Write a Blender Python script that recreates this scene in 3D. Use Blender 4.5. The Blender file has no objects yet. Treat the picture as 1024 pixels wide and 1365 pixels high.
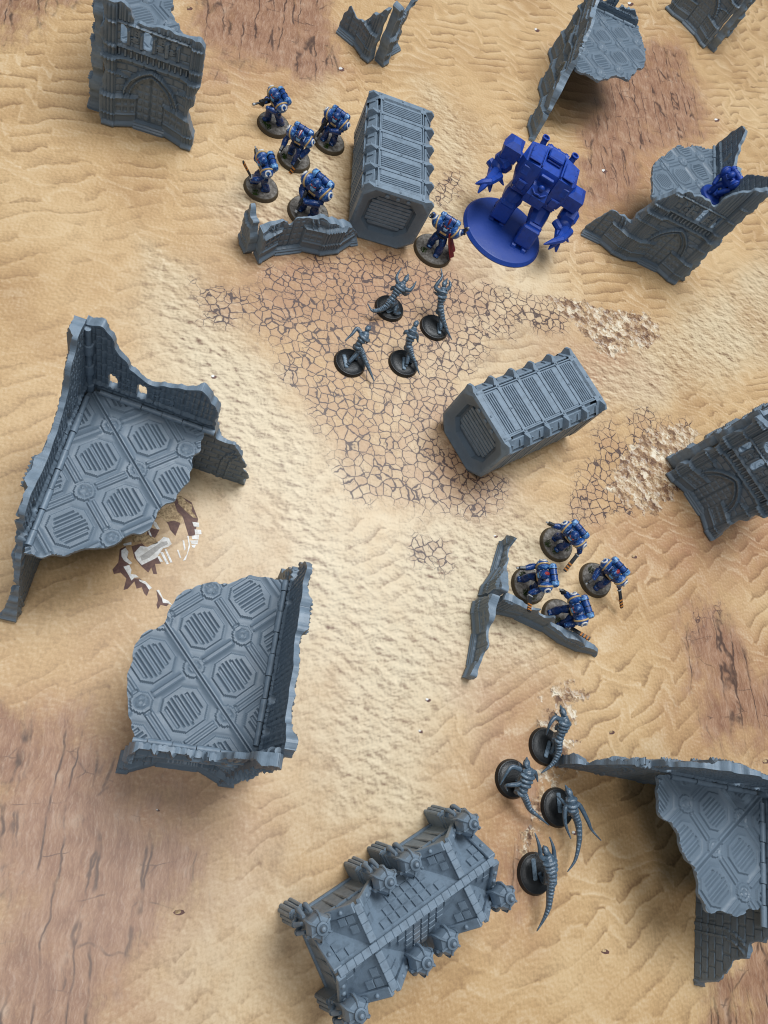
import bpy, bmesh, math, random
import numpy as np
from mathutils import Matrix, Vector

S = 0.001                      # everything below is written in millimetres
scene = bpy.context.scene
col = scene.collection
rnd = random.Random(7)
nrng = np.random.default_rng(11)

# ------------------------------------------------------------------ camera
PW, PH = 1024.0, 1365.0        # photograph size, used only to turn pixels into directions
FPX, NADIR, CAMH = 940.0, (137.0, 1072.0), 495.0
CX, CY = PW / 2, PH / 2
_n = np.array([NADIR[0] - CX, NADIR[1] - CY, FPX]); _n /= np.linalg.norm(_n)
_up = -_n
_X = np.array([1.0, 0, 0]) - _up * _up[0]; _X /= np.linalg.norm(_X)
_Y = np.cross(_up, _X)
R = np.array([_X, _Y, _up])
_d = R @ np.array([0, 0, FPX]); _o = _d * (CAMH / -_d[2])
CAM = np.array([-_o[0], -_o[1], CAMH])

cam_data = bpy.data.cameras.new('camera')
cam_data.sensor_fit = 'VERTICAL'; cam_data.sensor_height = 36.0
cam_data.lens = FPX / PH * 36.0
cam_data.clip_start = 0.01; cam_data.clip_end = 50
cam = bpy.data.objects.new('camera', cam_data); col.objects.link(cam)
M3 = np.array([R @ [1, 0, 0], R @ [0, -1, 0], R @ [0, 0, -1]]).T
cam.matrix_world = Matrix([[*M3[0], CAM[0] * S], [*M3[1], CAM[1] * S], [*M3[2], CAM[2] * S], [0, 0, 0, 1]])
scene.camera = cam

# ------------------------------------------------------------------ light (indoor: a window and a ceiling)
world = bpy.data.worlds.new('World'); scene.world = world; world.use_nodes = True
world.node_tree.nodes['Background'].inputs[0].default_value = (0.80, 0.90, 1.0, 1)
world.node_tree.nodes['Background'].inputs[1].default_value = 0.19

def area(name, loc, target, size, power, colour, sy=None):
    d = bpy.data.lights.new(name, 'AREA'); d.energy = power; d.color = colour; d.size = size
    if sy: d.shape = 'RECTANGLE'; d.size_y = sy
    o = bpy.data.objects.new(name, d); col.objects.link(o); o.location = loc
    o.rotation_euler = (Vector(target) - Vector(loc)).to_track_quat('-Z', 'Y').to_euler()
    return o
area('window_light', (0.40, 0.86, 2.40), (0.05, 0.1, 0), 1.3, 61, (0.93, 0.97, 1.0), 1.2)
area('ceiling_light', (-0.33, -0.44, 1.65), (-0.15, -0.2, 0), 0.45, 5.5, (1.0, 0.98, 0.96), 0.45)

scene.render.engine = 'CYCLES'
scene.cycles.filter_width = 1.1
scene.view_settings.view_transform = 'Standard'; scene.view_settings.look = 'None'
scene.view_settings.exposure = 0.0; scene.view_settings.gamma = 1.0
scene.view_settings.use_curve_mapping = False

# ------------------------------------------------------------------ pixel helpers
def ray(p): return R @ np.array([p[0] - CX, p[1] - CY, FPX])
def at(p, z=0.0):
    d = ray(p); return CAM + d * ((z - CAM[2]) / d[2])
def onplane(p, A, deg):
    t = np.array([math.cos(math.radians(deg)), math.sin(math.radians(deg))]); nn = np.array([-t[1], t[0]])
    A = np.array(A[:2], float); d = ray(p); s = np.dot(A - CAM[:2], nn) / np.dot(d[:2], nn); P = CAM + d * s
    return float(np.dot(P[:2] - A, t)), float(P[2])
def crop(ox, oy, s): return lambda x, y: (ox + x / s, oy + y / s)
def dirdeg(p, q, z):
    a, b = at(p, z), at(q, z); return math.degrees(math.atan2(b[1] - a[1], b[0] - a[0]))

# ------------------------------------------------------------------ node helpers
class NT:
    def __init__(self, name):
        self.m = bpy.data.materials.new(name); self.m.use_nodes = True
        self.t = self.m.node_tree; self.b = self.t.nodes['Principled BSDF']
    def n(self, typ, **kw):
        nd = self.t.nodes.new(typ)
        for k, v in kw.items():
            if k.startswith('_'): setattr(nd, k[1:], v)
        for k, v in kw.items():
            if k.startswith('_'): continue
            key = int(k[1:]) if k[0] == 'i' and k[1:].isdigit() else k.replace('_', ' ')
            self.set(nd.inputs[key], v)
        return nd
    def set(self, inp, v):
        if isinstance(v, bpy.types.NodeSocket): self.t.links.new(v, inp)
        elif isinstance(v, bpy.types.Node): self.t.links.new(v.outputs[0], inp)
        elif isinstance(v, (tuple, list)) and len(v) == 3 and inp.type == 'RGBA': inp.default_value = (*v, 1)
        else: inp.default_value = v
    def math(self, op, a, b=None, c=None, clamp=False):
        nd = self.t.nodes.new('ShaderNodeMath'); nd.operation = op; nd.use_clamp = clamp
        for i, v in enumerate((a, b, c)):
            if v is not None: self.set(nd.inputs[i], v)
        return nd.outputs[0]
    def vmath(self, op, a, b=None):
        nd = self.t.nodes.new('ShaderNodeVectorMath'); nd.operation = op
        self.set(nd.inputs[0], a)
        if b is not None:
            if op == 'SCALE': self.set(nd.inputs['Scale'], b)
            else: self.set(nd.inputs[1], b)
        return nd.outputs[0]
    def noise(self, vec, scale, detail=3, rough=0.55, dist=0.0, color=False):
        nd = self.n('ShaderNodeTexNoise', Vector=vec, Scale=scale, Detail=detail, Roughness=rough, Distortion=dist)
        return nd.outputs['Color' if color else 0]
    def vor(self, vec, scale, feature='F1', out=0, rand=1.0):
        nd = self.n('ShaderNodeTexVoronoi', _feature=feature, Vector=vec, Scale=scale, Randomness=rand)
        return nd.outputs[out]
    def mix(self, f, a, b, blend='MIX'):
        nd = self.t.nodes.new('ShaderNodeMix'); nd.data_type = 'RGBA'; nd.blend_type = blend; nd.clamp_factor = True
        self.set(nd.inputs[0], f); self.set(nd.inputs[6], a); self.set(nd.inputs[7], b)
        return nd.outputs[2]
    def ss(self, v, lo, hi, a=0.0, b=1.0):
        nd = self.t.nodes.new('ShaderNodeMapRange'); nd.interpolation_type = 'SMOOTHSTEP'
        for i, q in enumerate((v, lo, hi, a, b)): self.set(nd.inputs[i], q)
        return nd.outputs[0]
    def ramp(self, v, stops):
        nd = self.t.nodes.new('ShaderNodeValToRGB'); e = nd.color_ramp.elements
        while len(e) < len(stops): e.new(0.5)
        for el, (p, c) in zip(e, stops): el.position = p; el.color = (*c, 1) if len(c) == 3 else c
        self.set(nd.inputs[0], v); return nd.outputs[0]
    def attr(self, name):
        return self.n('ShaderNodeAttribute', _attribute_name=name).outputs['Fac']
    def coord(self): return self.n('ShaderNodeTexCoord').outputs['Object']
    def pos(self): return self.n('ShaderNodeNewGeometry').outputs['Position']
    def bump(self, h, strength, dist):
        nd = self.n('ShaderNodeBump', Height=h, Strength=strength, Distance=dist)
        self.t.links.new(nd.outputs[0], self.b.inputs['Normal'])
    def out(self, **kw):
        for k, v in kw.items(): self.set(self.b.inputs[k.replace('_', ' ')], v)
        return self.m

def plastic(name, c, rough=0.5, spec=0.5, var=0.12, grain=0.05, bump=0.12):
    m = NT(name); p = m.pos()
    nz = m.noise(p, 90, 4); n2 = m.noise(p, 900, 2)
    f = m.math('ADD', m.math('MULTIPLY', m.math('SUBTRACT', nz, 0.5), var * 2), m.math('MULTIPLY', m.math('SUBTRACT', n2, 0.5), grain * 2))
    cc = m.vmath('SCALE', m.n('ShaderNodeRGB').outputs[0], m.math('ADD', f, 1.0))
    m.t.nodes['RGB'].outputs[0].default_value = (*c, 1)
    m.bump(n2, bump, 0.0004)
    return m.out(Base_Color=cc, Roughness=m.ss(nz, 0.2, 0.8, rough - 0.07, rough + 0.1), Specular_IOR_Level=spec)

def moulded(name, c, rough=0.45):
    """bare moulded plastic, edge highlights painted in as paler convex edges, faint mould streaks"""
    m = NT(name); p = m.pos(); g = m.n('ShaderNodeNewGeometry').outputs['Pointiness']
    nz = m.noise(p, 45, 4, 0.6); n2 = m.noise(p, 1100, 2)
    e = m.math('MULTIPLY', m.ss(g, 0.515, 0.60), m.ss(m.noise(p, 210, 3), 0.3, 0.6, 0.25, 1.0))  # convex edges lightened in the colour, standing in for glints
    f = m.math('ADD', m.math('MULTIPLY', m.math('SUBTRACT', nz, 0.5), 0.30), m.math('ADD', m.math('MULTIPLY', m.math('SUBTRACT', n2, 0.5), 0.14), 1.0))
    cc = m.mix(m.math('MULTIPLY', e, 0.55), m.vmath('SCALE', m.n('ShaderNodeRGB').outputs[0], f), tuple(min(1, v * 1.75) for v in c))
    m.t.nodes['RGB'].outputs[0].default_value = (*c, 1)
    m.bump(m.math('ADD', n2, m.math('MULTIPLY', m.noise(p, 320, 3), 0.8)), 0.22, 0.0005)
    return m.out(Base_Color=cc, Roughness=m.ss(nz, 0.25, 0.75, rough - 0.08, rough + 0.12), Specular_IOR_Level=0.5)
GREY = moulded('grey_plastic', (0.146, 0.194, 0.246))
GREYD = plastic('dark_grey_plastic', (0.075, 0.093, 0.118), 0.5, 0.4)
BLACKB = plastic('black_base_plastic', (0.012, 0.014, 0.016), 0.42, 0.5, 0.3, 0.3, 0.5)
PRIMER = moulded('blue_primer', (0.0065, 0.044, 0.285), 0.46)
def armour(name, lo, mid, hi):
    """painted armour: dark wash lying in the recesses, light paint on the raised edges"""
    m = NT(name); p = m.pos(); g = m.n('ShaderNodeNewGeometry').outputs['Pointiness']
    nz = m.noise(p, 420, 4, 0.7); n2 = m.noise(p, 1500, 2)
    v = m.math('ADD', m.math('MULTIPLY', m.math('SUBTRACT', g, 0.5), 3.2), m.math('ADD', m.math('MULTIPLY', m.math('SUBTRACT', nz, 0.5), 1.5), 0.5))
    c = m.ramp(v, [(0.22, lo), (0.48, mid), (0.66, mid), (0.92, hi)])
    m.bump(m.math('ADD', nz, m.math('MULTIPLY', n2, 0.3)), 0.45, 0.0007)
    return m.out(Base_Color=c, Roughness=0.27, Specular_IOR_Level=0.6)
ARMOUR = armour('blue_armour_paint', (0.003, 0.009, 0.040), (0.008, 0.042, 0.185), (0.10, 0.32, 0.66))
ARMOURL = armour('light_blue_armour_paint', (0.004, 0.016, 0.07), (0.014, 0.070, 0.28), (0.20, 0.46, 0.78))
ALIEN = armour('blue_grey_plastic', (0.030, 0.050, 0.075), (0.075, 0.118, 0.165), (0.20, 0.28, 0.36))
GOLD = plastic('gold_trim_paint', (0.55, 0.38, 0.17), 0.38, 0.6, 0.4, 0.3)
GUN = plastic('black_gun_paint', (0.018, 0.020, 0.024), 0.35, 0.5, 0.6, 0.5)
SILVER = plastic('silver_paint', (0.34, 0.36, 0.38), 0.3, 0.6, 0.4, 0.3)
WHITE = plastic('white_paint', (0.70, 0.70, 0.68), 0.5, 0.4)
RED = plastic('red_paint', (0.28, 0.02, 0.02), 0.45, 0.4, 0.3, 0.2)
CAPE = plastic('dark_red_cape_paint', (0.13, 0.010, 0.014), 0.55, 0.3, 0.4, 0.2)
ORANGE = plastic('orange_stripe_paint', (0.45, 0.17, 0.03), 0.5, 0.4)
RIM = plastic('brown_base_rim_paint', (0.085, 0.066, 0.043), 0.6, 0.3, 0.2, 0.2)
TUFT = plastic('green_tuft', (0.05, 0.105, 0.02), 0.8, 0.1, 0.5, 0.5)
def soil_mat():
    m = NT('grey_basing_paint'); p = m.pos()
    a = m.noise(p, 260, 5, 0.65); b = m.noise(p, 1300, 2)
    c = m.ramp(a, [(0.3, (0.07, 0.062, 0.054)), (0.5, (0.19, 0.17, 0.15)), (0.68, (0.33, 0.31, 0.285))])
    m.bump(m.math('ADD', a, m.math('MULTIPLY', b, 0.4)), 0.8, 0.0012)
    return m.out(Base_Color=c, Roughness=0.8, Specular_IOR_Level=0.2)
SOIL = soil_mat()

# ------------------------------------------------------------------ mesh helpers
def link(o, parent=None):
    col.objects.link(o)
    if parent is not None: o.parent = parent
    return o
def tag(o, label, cat, group=None, kind=None):
    if label: o['label'] = label
    if cat: o['category'] = cat
    if group: o['group'] = group
    if kind: o['kind'] = kind
    return o
def thing(name, label, cat, loc=(0, 0, 0), rz=0.0, group=None):
    o = bpy.data.objects.new(name, None); o.empty_display_size = 0.01
    o.location = (loc[0] * S, loc[1] * S, loc[2] * S); o.rotation_euler = (0, 0, math.radians(rz))
    return tag(link(o), label, cat, group)

def mesh_np(name, V, Q, mat, smooth=35):
    me = bpy.data.meshes.new(name); V = np.asarray(V, np.float32) * S; Q = np.asarray(Q, np.int32)
    me.vertices.add(len(V)); me.vertices.foreach_set('co', V.ravel())
    k = Q.shape[1]; me.loops.add(Q.size); me.loops.foreach_set('vertex_index', Q.ravel())
    me.polygons.add(len(Q)); me.polygons.foreach_set('loop_start', np.arange(0, Q.size, k, dtype=np.int32))
    me.update(calc_edges=True); me.materials.append(mat)
    if smooth:
        me.polygons.foreach_set('use_smooth', np.ones(len(Q), bool)); me.set_sharp_from_angle(angle=math.radians(smooth))
    return me

def rotm(rx=0, ry=0, rz=0):
    return np.array((Matrix.Rotation(math.radians(rz), 3, 'Z') @ Matrix.Rotation(math.radians(ry), 3, 'Y') @ Matrix.Rotation(math.radians(rx), 3, 'X')))
def frame(d, up=(0, 0, 1)):
    d = np.array(d, float); d /= np.linalg.norm(d); up = np.array(up, float)
    if abs(np.dot(d, up)) > 0.97: up = np.array([0, 1.0, 0])
    x = np.cross(d, up); x /= np.linalg.norm(x); y = np.cross(x, d)
    return np.array([x, d, y]).T        # local y runs along d

class MB:
    def __init__(self): self.v = []; self.f = []
    def add(self, V, F):
        b = len(self.v); self.v += [tuple(map(float, p)) for p in V]; self.f += [tuple(i + b for i in f) for f in F]; return self
    def hull(self, pts):
        bm = bmesh.new(); vs = [bm.verts.new(tuple(map(float, p))) for p in pts]
        r = bmesh.ops.convex_hull(bm, input=vs)
        junk = [g for g in r['geom_interior'] + r['geom_unused'] if isinstance(g, bmesh.types.BMVert)]
        if junk: bmesh.ops.delete(bm, geom=list(set(junk)), context='VERTS')
        bmesh.ops.dissolve_limit(bm, angle_limit=math.radians(1), verts=bm.verts, edges=bm.edges)
        bm.verts.index_update()
        V = [tuple(v.co) for v in bm.verts]; F = [[v.index for v in f.verts] for f in bm.faces]; bm.free()
        return self.add(V, F)
    def box(self, c, s, rot=None, ch=0.0, taper=1.0):
        s = np.array(s, float) / 2; P = []
        for sx in (-1, 1):
            for sy in (-1, 1):
                for sz in (-1, 1):
                    t = taper if sz > 0 else 1.0
                    q = np.array([sx * s[0] * t, sy * s[1] * t, sz * s[2]])
                    if ch <= 0: P.append(q)
                    else:
                        for k in range(3):
                            w = q.copy(); w -= np.sign(q) * ch; w[k] = q[k]; P.append(w)
        P = np.array(P)
        if rot is not None: P = P @ np.array(rot).T
        P = P + np.array(c, float)
        if ch > 0: return self.hull(P)
        return self.add(P, [(0, 1, 3, 2), (4, 6, 7, 5), (0, 4, 5, 1), (2, 3, 7, 6), (0, 2, 6, 4), (1, 5, 7, 3)])
    def ell(self, c, r, rot=None, nu=12, nv=8):
        V = []; F = []
        for j in range(1, nv):
            a = math.pi * j / nv
            for i in range(nu):
                b = 2 * math.pi * i / nu; V.append((math.sin(a) * math.cos(b) * r[0], math.sin(a) * math.sin(b) * r[1], math.cos(a) * r[2]))
        V += [(0, 0, r[2]), (0, 0, -r[2])]; T, B = len(V) - 2, len(V) - 1
        for j in range(nv - 2):
            for i in range(nu): F.append((j * nu + i, (j + 1) * nu + i, (j + 1) * nu + (i + 1) % nu, j * nu + (i + 1) % nu))
        for i in range(nu):
            F.append((T, i, (i + 1) % nu)); F.append((B, (nv - 2) * nu + (i + 1) % nu, (nv - 2) * nu + i))
        V = np.array(V)
        if rot is not None: V = V @ np.array(rot).T
        return self.add(V + np.array(c, float), F)
    def tube(self, pts, rad, n=10, sub=1, flat=1.0, up=(0, 0, 1)):
        P = np.array(pts, float); rad = np.array(rad if np.ndim(rad) else [rad] * len(P), float)
        if sub > 1 and len(P) > 2:
            Q = []; rr = []
            for i in range(len(P) - 1):
                p0, p1, p2, p3 = P[max(i - 1, 0)], P[i], P[i + 1], P[min(i + 2, len(P) - 1)]
                for k in range(sub):
                    t = k / sub
                    Q.append(0.5 * (2 * p1 + (p2 - p0) * t + (2 * p0 - 5 * p1 + 4 * p2 - p3) * t * t + (3 * p1 - p0 - 3 * p2 + p3) * t ** 3))
                    rr.append(rad[i] * (1 - t) + rad[i + 1] * t)
            Q.append(P[-1]); rr.append(rad[-1]); P = np.array(Q); rad = np.array(rr)
        V = []; F = []
        for i in range(len(P)):
            d = P[min(i + 1, len(P) - 1)] - P[max(i - 1, 0)]; fr = frame(d, up)
            for k in range(n):
                a = 2 * math.pi * k / n; V.append(P[i] + rad[i] * (fr[:, 0] * math.cos(a) * flat + fr[:, 2] * math.sin(a)))
        for i in range(len(P) - 1):
            for k in range(n): F.append((i * n + k, i * n + (k + 1) % n, (i + 1) * n + (k + 1) % n, (i + 1) * n + k))
        F.append(tuple(range(n))[::-1]); F.append(tuple((len(P) - 1) * n + k for k in range(n)))
        return self.add(V, F)
    def lathe(self, c, prof, n=32, rot=None):
        V = []; F = []
        for r, z in prof:
            for k in range(n):
                a = 2 * math.pi * k / n; V.append((r * math.cos(a), r * math.sin(a), z))
        m = len(prof)
        for i in range(m - 1):
            for k in range(n): F.append((i * n + k, i * n + (k + 1) % n, (i + 1) * n + (k + 1) % n, (i + 1) * n + k))
        F.append(tuple(range(n))[::-1]); F.append(tuple((m - 1) * n + k for k in range(n)))
        V = np.array(V)
        if rot is not None: V = V @ np.array(rot).T
        return self.add(V + np.array(c, float), F)
    def prism(self, poly, fr, o, t0, t1):
        # poly in (a,b) of frame columns 0 and 1, extruded along column 2
        fr = np.array(fr); o = np.array(o, float); n = len(poly); V = []
        for t in (t0, t1):
            for a, b in poly: V.append(o + fr[:, 0] * a + fr[:, 1] * b + fr[:, 2] * t)
        F = [tuple(range(n))[::-1], tuple(range(n, 2 * n))] + [(i, (i + 1) % n, n + (i + 1) % n, n + i) for i in range(n)]
        return self.add(V, F)
    def mesh(self, name, mat, smooth=40, remesh=None):
        me = bpy.data.meshes.new(name); me.from_pydata([(x * S, y * S, z * S) for x, y, z in self.v], [], self.f)
        me.validate()
        bm = bmesh.new(); bm.from_mesh(me); bmesh.ops.recalc_face_normals(bm, faces=bm.faces); bm.to_mesh(me); bm.free()
        if remesh:
            o = bpy.data.objects.new('temp', me); col.objects.link(o)
            md = o.modifiers.new('r', 'REMESH'); md.mode = 'VOXEL'; md.voxel_size = remesh * S; md.use_smooth_shade = True
            sm = o.modifiers.new('s', 'SMOOTH'); sm.factor = 0.5; sm.iterations = 2
            dg = bpy.context.evaluated_depsgraph_get(); me2 = bpy.data.meshes.new_from_object(o.evaluated_get(dg))
            bpy.data.objects.remove(o); bpy.data.meshes.remove(me); me = me2; me.name = name; smooth = 70
        me.materials.clear(); me.materials.append(mat)
        if smooth:
            me.polygons.foreach_set('use_smooth', np.ones(len(me.polygons), bool)); me.set_sharp_from_angle(angle=math.radians(smooth))
        return me
    def obj(self, name, mat, parent=None, smooth=40, remesh=None):
        return link(bpy.data.objects.new(name, self.mesh(name, mat, smooth, remesh)), parent)

# ------------------------------------------------------------------ numpy noise and polygon helpers
def vnoise(x, y, seed=0):
    xi = np.floor(x).astype(np.int64); yi = np.floor(y).astype(np.int64); fx = x - xi; fy = y - yi
    fx = fx * fx * (3 - 2 * fx); fy = fy * fy * (3 - 2 * fy)
    def h(a, b):
        n = (a * 374761393 + b * 668265263 + seed * 1442695041) & 0x7fffffff
        n = ((n ^ (n >> 13)) * 1274126177) & 0x7fffffff
        return ((n ^ (n >> 16)) & 0xffff) / 65535.0
    return (h(xi, yi) * (1 - fx) + h(xi + 1, yi) * fx) * (1 - fy) + (h(xi, yi + 1) * (1 - fx) + h(xi + 1, yi + 1) * fx) * fy
def fbm(x, y, seed=0, o=4):
    t = 0; a = 0.5
    for i in range(o): t = t + a * vnoise(x * 2 ** i, y * 2 ** i, seed + i * 17); a *= 0.5
    return t / (1 - 0.5 ** o)
def inpoly(x, y, poly):
    r = np.zeros(x.shape, bool); n = len(poly); j = n - 1
    for i in range(n):
        xi, yi = poly[i]; xj, yj = poly[j]
        c = ((yi > y) != (yj > y)) & (x < (xj - xi) * (y - yi) / (yj - yi + 1e-12) + xi); r ^= c; j = i
    return r
def sdpoly(x, y, poly):
    d = np.full(x.shape, 1e9); n = len(poly)
    for i in range(n):
        ax, ay = poly[i]; bx, by = poly[(i + 1) % n]; ex, ey = bx - ax, by - ay
        t = np.clip(((x - ax) * ex + (y - ay) * ey) / (ex * ex + ey * ey + 1e-9), 0, 1)
        d = np.minimum(d, np.hypot(x - ax - t * ex, y - ay - t * ey))
    return np.where(inpoly(x, y, poly), d, -d)
def sst(v, a, b):
    t = np.clip((v - a) / (b - a), 0, 1); return t * t * (3 - 2 * t)

# ================================================================== THE MAT (a flat printed sheet)
def build_mat():
    x0, x1, y0, y1, st = -460, 800, -460, 1180, 5.0
    xs = np.arange(x0, x1 + 1, st); ys = np.arange(y0, y1 + 1, st); X, Y = np.meshgrid(xs, ys); nx, ny = len(xs), len(ys)
    V = np.stack([X.ravel(), Y.ravel(), np.zeros(X.size)], 1)
    i = np.arange((nx - 1) * (ny - 1)); r, c = i // (nx - 1), i % (nx - 1); b = r * nx + c
    me = mesh_np('mat', V, np.stack([b, b + 1, b + nx + 1, b + nx], 1), mat_print(), None)
    W = lambda px: [tuple(at(p)[:2]) for p in px]
    wob = (fbm(X / 28, Y / 28, 3) - 0.5) * 34
    def mask(polys, soft=14, w=1.0):
        m = np.zeros(X.shape)
        for p in polys: m = np.maximum(m, sst(sdpoly(X, Y, W(p)) + wob * w, -soft, soft))
        return m
    A = {}
    A['crack'] = mask([[(322, 400), (395, 345), (470, 330), (560, 345), (640, 385), (700, 392), (712, 430), (640, 470), (600, 540), (600, 600), (665, 640), (655, 705), (560, 690), (470, 665), (440, 590), (395, 520), (330, 440)],
        [(755, 650), (800, 580), (850, 555), (925, 555), (905, 600), (850, 640), (825, 690), (765, 705)], [(550, 725), (600, 722), (590, 750), (555, 748)], [(268, 385), (305, 385), (310, 435), (275, 430)],
        [(580, 230), (615, 225), (615, 265), (585, 270)], [(925, 815), (965, 805), (955, 840), (930, 845)], [(700, 400), (760, 400), (750, 440), (700, 440)]], 22, 1.0)
    A['rubble'] = mask([[(735, 398), (800, 408), (872, 422), (876, 462), (850, 470), (800, 474), (775, 440)], [(835, 590), (880, 565), (932, 568), (922, 612), (900, 650), (868, 685), (838, 668), (806, 648)],
        [(742, 915), (776, 918), (772, 955), (745, 950)], [(735, 985), (762, 990), (755, 1030), (735, 1060), (715, 1110), (705, 1150), (690, 1130), (705, 1070)], [(715, 915), (740, 960), (730, 975)]], 12, 0.6)
    A['strata'] = mask([[(-60, 945), (110, 945), (135, 1000), (190, 1050), (262, 1085), (270, 1150), (225, 1215), (170, 1260), (155, 1420), (-60, 1420)], [(262, -60), (425, -60), (452, 85), (405, 112), (340, 92), (280, 104), (255, 40)],
        [(800, 110), (860, 55), (918, 62), (936, 140), (940, 180), (880, 205), (835, 250), (800, 298), (768, 275), (775, 200)], [(915, 800), (975, 815), (1015, 890), (1080, 920), (1080, 1000), (950, 1005), (918, 930)],
        [(905, 1420), (935, 1280), (1000, 1245), (1060, 1230), (1060, 1420)], [(668, 1090), (715, 1040), (730, 1080), (715, 1170), (690, 1200), (672, 1150)], [(-60, -60), (90, -60), (80, 20), (-60, 60)]], 38, 1.4)
    A['pebble'] = mask([[(200, 330), (330, 430), (400, 540), (440, 640), (500, 760), (600, 900), (560, 1080), (430, 1100), (400, 800), (350, 700), (290, 620), (220, 520)], [(640, 650), (740, 560), (800, 540), (880, 540), (1060, 460), (1060, 320), (940, 395), (880, 440), (740, 480), (640, 600)],
        [(430, 90), (470, 340), (320, 340), (290, 270), (390, 210)], [(570, 110), (650, 180), (625, 350), (570, 340)], [(600, 650), (760, 690), (720, 900), (560, 900), (520, 760)]], 34, 1.2)
    A['red'] = mask([[(320, 300), (480, 310), (620, 345), (640, 410), (540, 450), (440, 430), (340, 400)], [(560, 560), (620, 600), (650, 690), (580, 650)], [(740, 470), (830, 430), (860, 500), (760, 520)], [(640, 900), (730, 900), (740, 1100), (700, 1230), (630, 1180), (650, 1050)], [(-60, 930), (260, 960), (330, 1100), (240, 1260), (190, 1420), (-60, 1420)],
        [(250, -60), (430, -60), (460, 110), (260, 120)], [(760, 80), (900, 40), (960, 170), (900, 260), (780, 320)], [(780, 700), (1060, 640), (1060, 760), (900, 790)], [(570, 540), (640, 560), (650, 680), (570, 640)], [(900, 780), (1060, 860), (1060, 1010), (920, 1000)]], 50, 1.3)
    A['pale'] = mask([[(560, 340), (720, 300), (760, 420), (600, 560), (700, 720), (640, 980), (420, 1000), (480, 700), (520, 500)], [(240, 420), (360, 560), (420, 900), (300, 900), (260, 640)], [(-60, 1100), (220, 1080), (400, 1120), (380, 1240), (330, 1420), (-60, 1420)], [(380, 560), (620, 660), (640, 900), (560, 1090), (400, 1080), (330, 760)]], 70, 1.2)  # pale sand print; the bottom-left patch is glare painted into the colour
    # wind ripples: zigzag crests, counted in crests
    warp = (fbm(X / 150, Y / 150, 21, 3) - 0.5) * 2.0; w2 = (fbm(X / 50, Y / 50, 31, 2) - 0.5) * 2
    rot = np.radians(8 + 16 * (fbm(X / 400, Y / 400, 51, 1) - .5)); xr = X * np.cos(rot) + Y * np.sin(rot); yr = -X * np.sin(rot) + Y * np.cos(rot)
    t = (xr / 58.0 + warp * 1.8 + w2 * 0.55 + 0.9 * fbm(X / 70, Y / 34, 61, 2)) % 1.0
    tri = 0.5 - 0.5 * np.cos(np.pi * np.where(t < 0.38, t / 0.38, (1 - t) / 0.62)) * 0.75 - 0.25 * (0.5 - np.where(t < 0.38, t / 0.38, (1 - t) / 0.62))
    A['phase'] = (yr + tri * (9.0 + 9.0 * fbm(X / 120, Y / 120, 77, 2)) + warp * 34 + w2 * 6.5) / 15.0
    A['zig'] = np.where(t < 0.38, 1.0, 0.0)
    A['big'] = (X * np.cos(np.radians(118)) + Y * np.sin(np.radians(118))) / 46.0 + warp * 1.6 + w2 * 0.4
    A['far'] = np.clip(1.0 - 0.72 * (1 - sst(X, -190, 30)) * (1 - sst(Y, 150, 330)) - 0.45 * (1 - sst(Y, -260, -90)) * (1 - sst(X, 60, 160)), 0.62, 1)
    for k, v in A.items():
        at_ = me.attributes.new(k, 'FLOAT', 'POINT'); at_.data.foreach_set('value', v.astype(np.float32).ravel())
    o = link(bpy.data.objects.new('battle_mat', me)); o['kind'] = 'structure'
    o['label'] = 'flat gaming mat printed with desert sand, cracked earth and rock'
    return o

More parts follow.
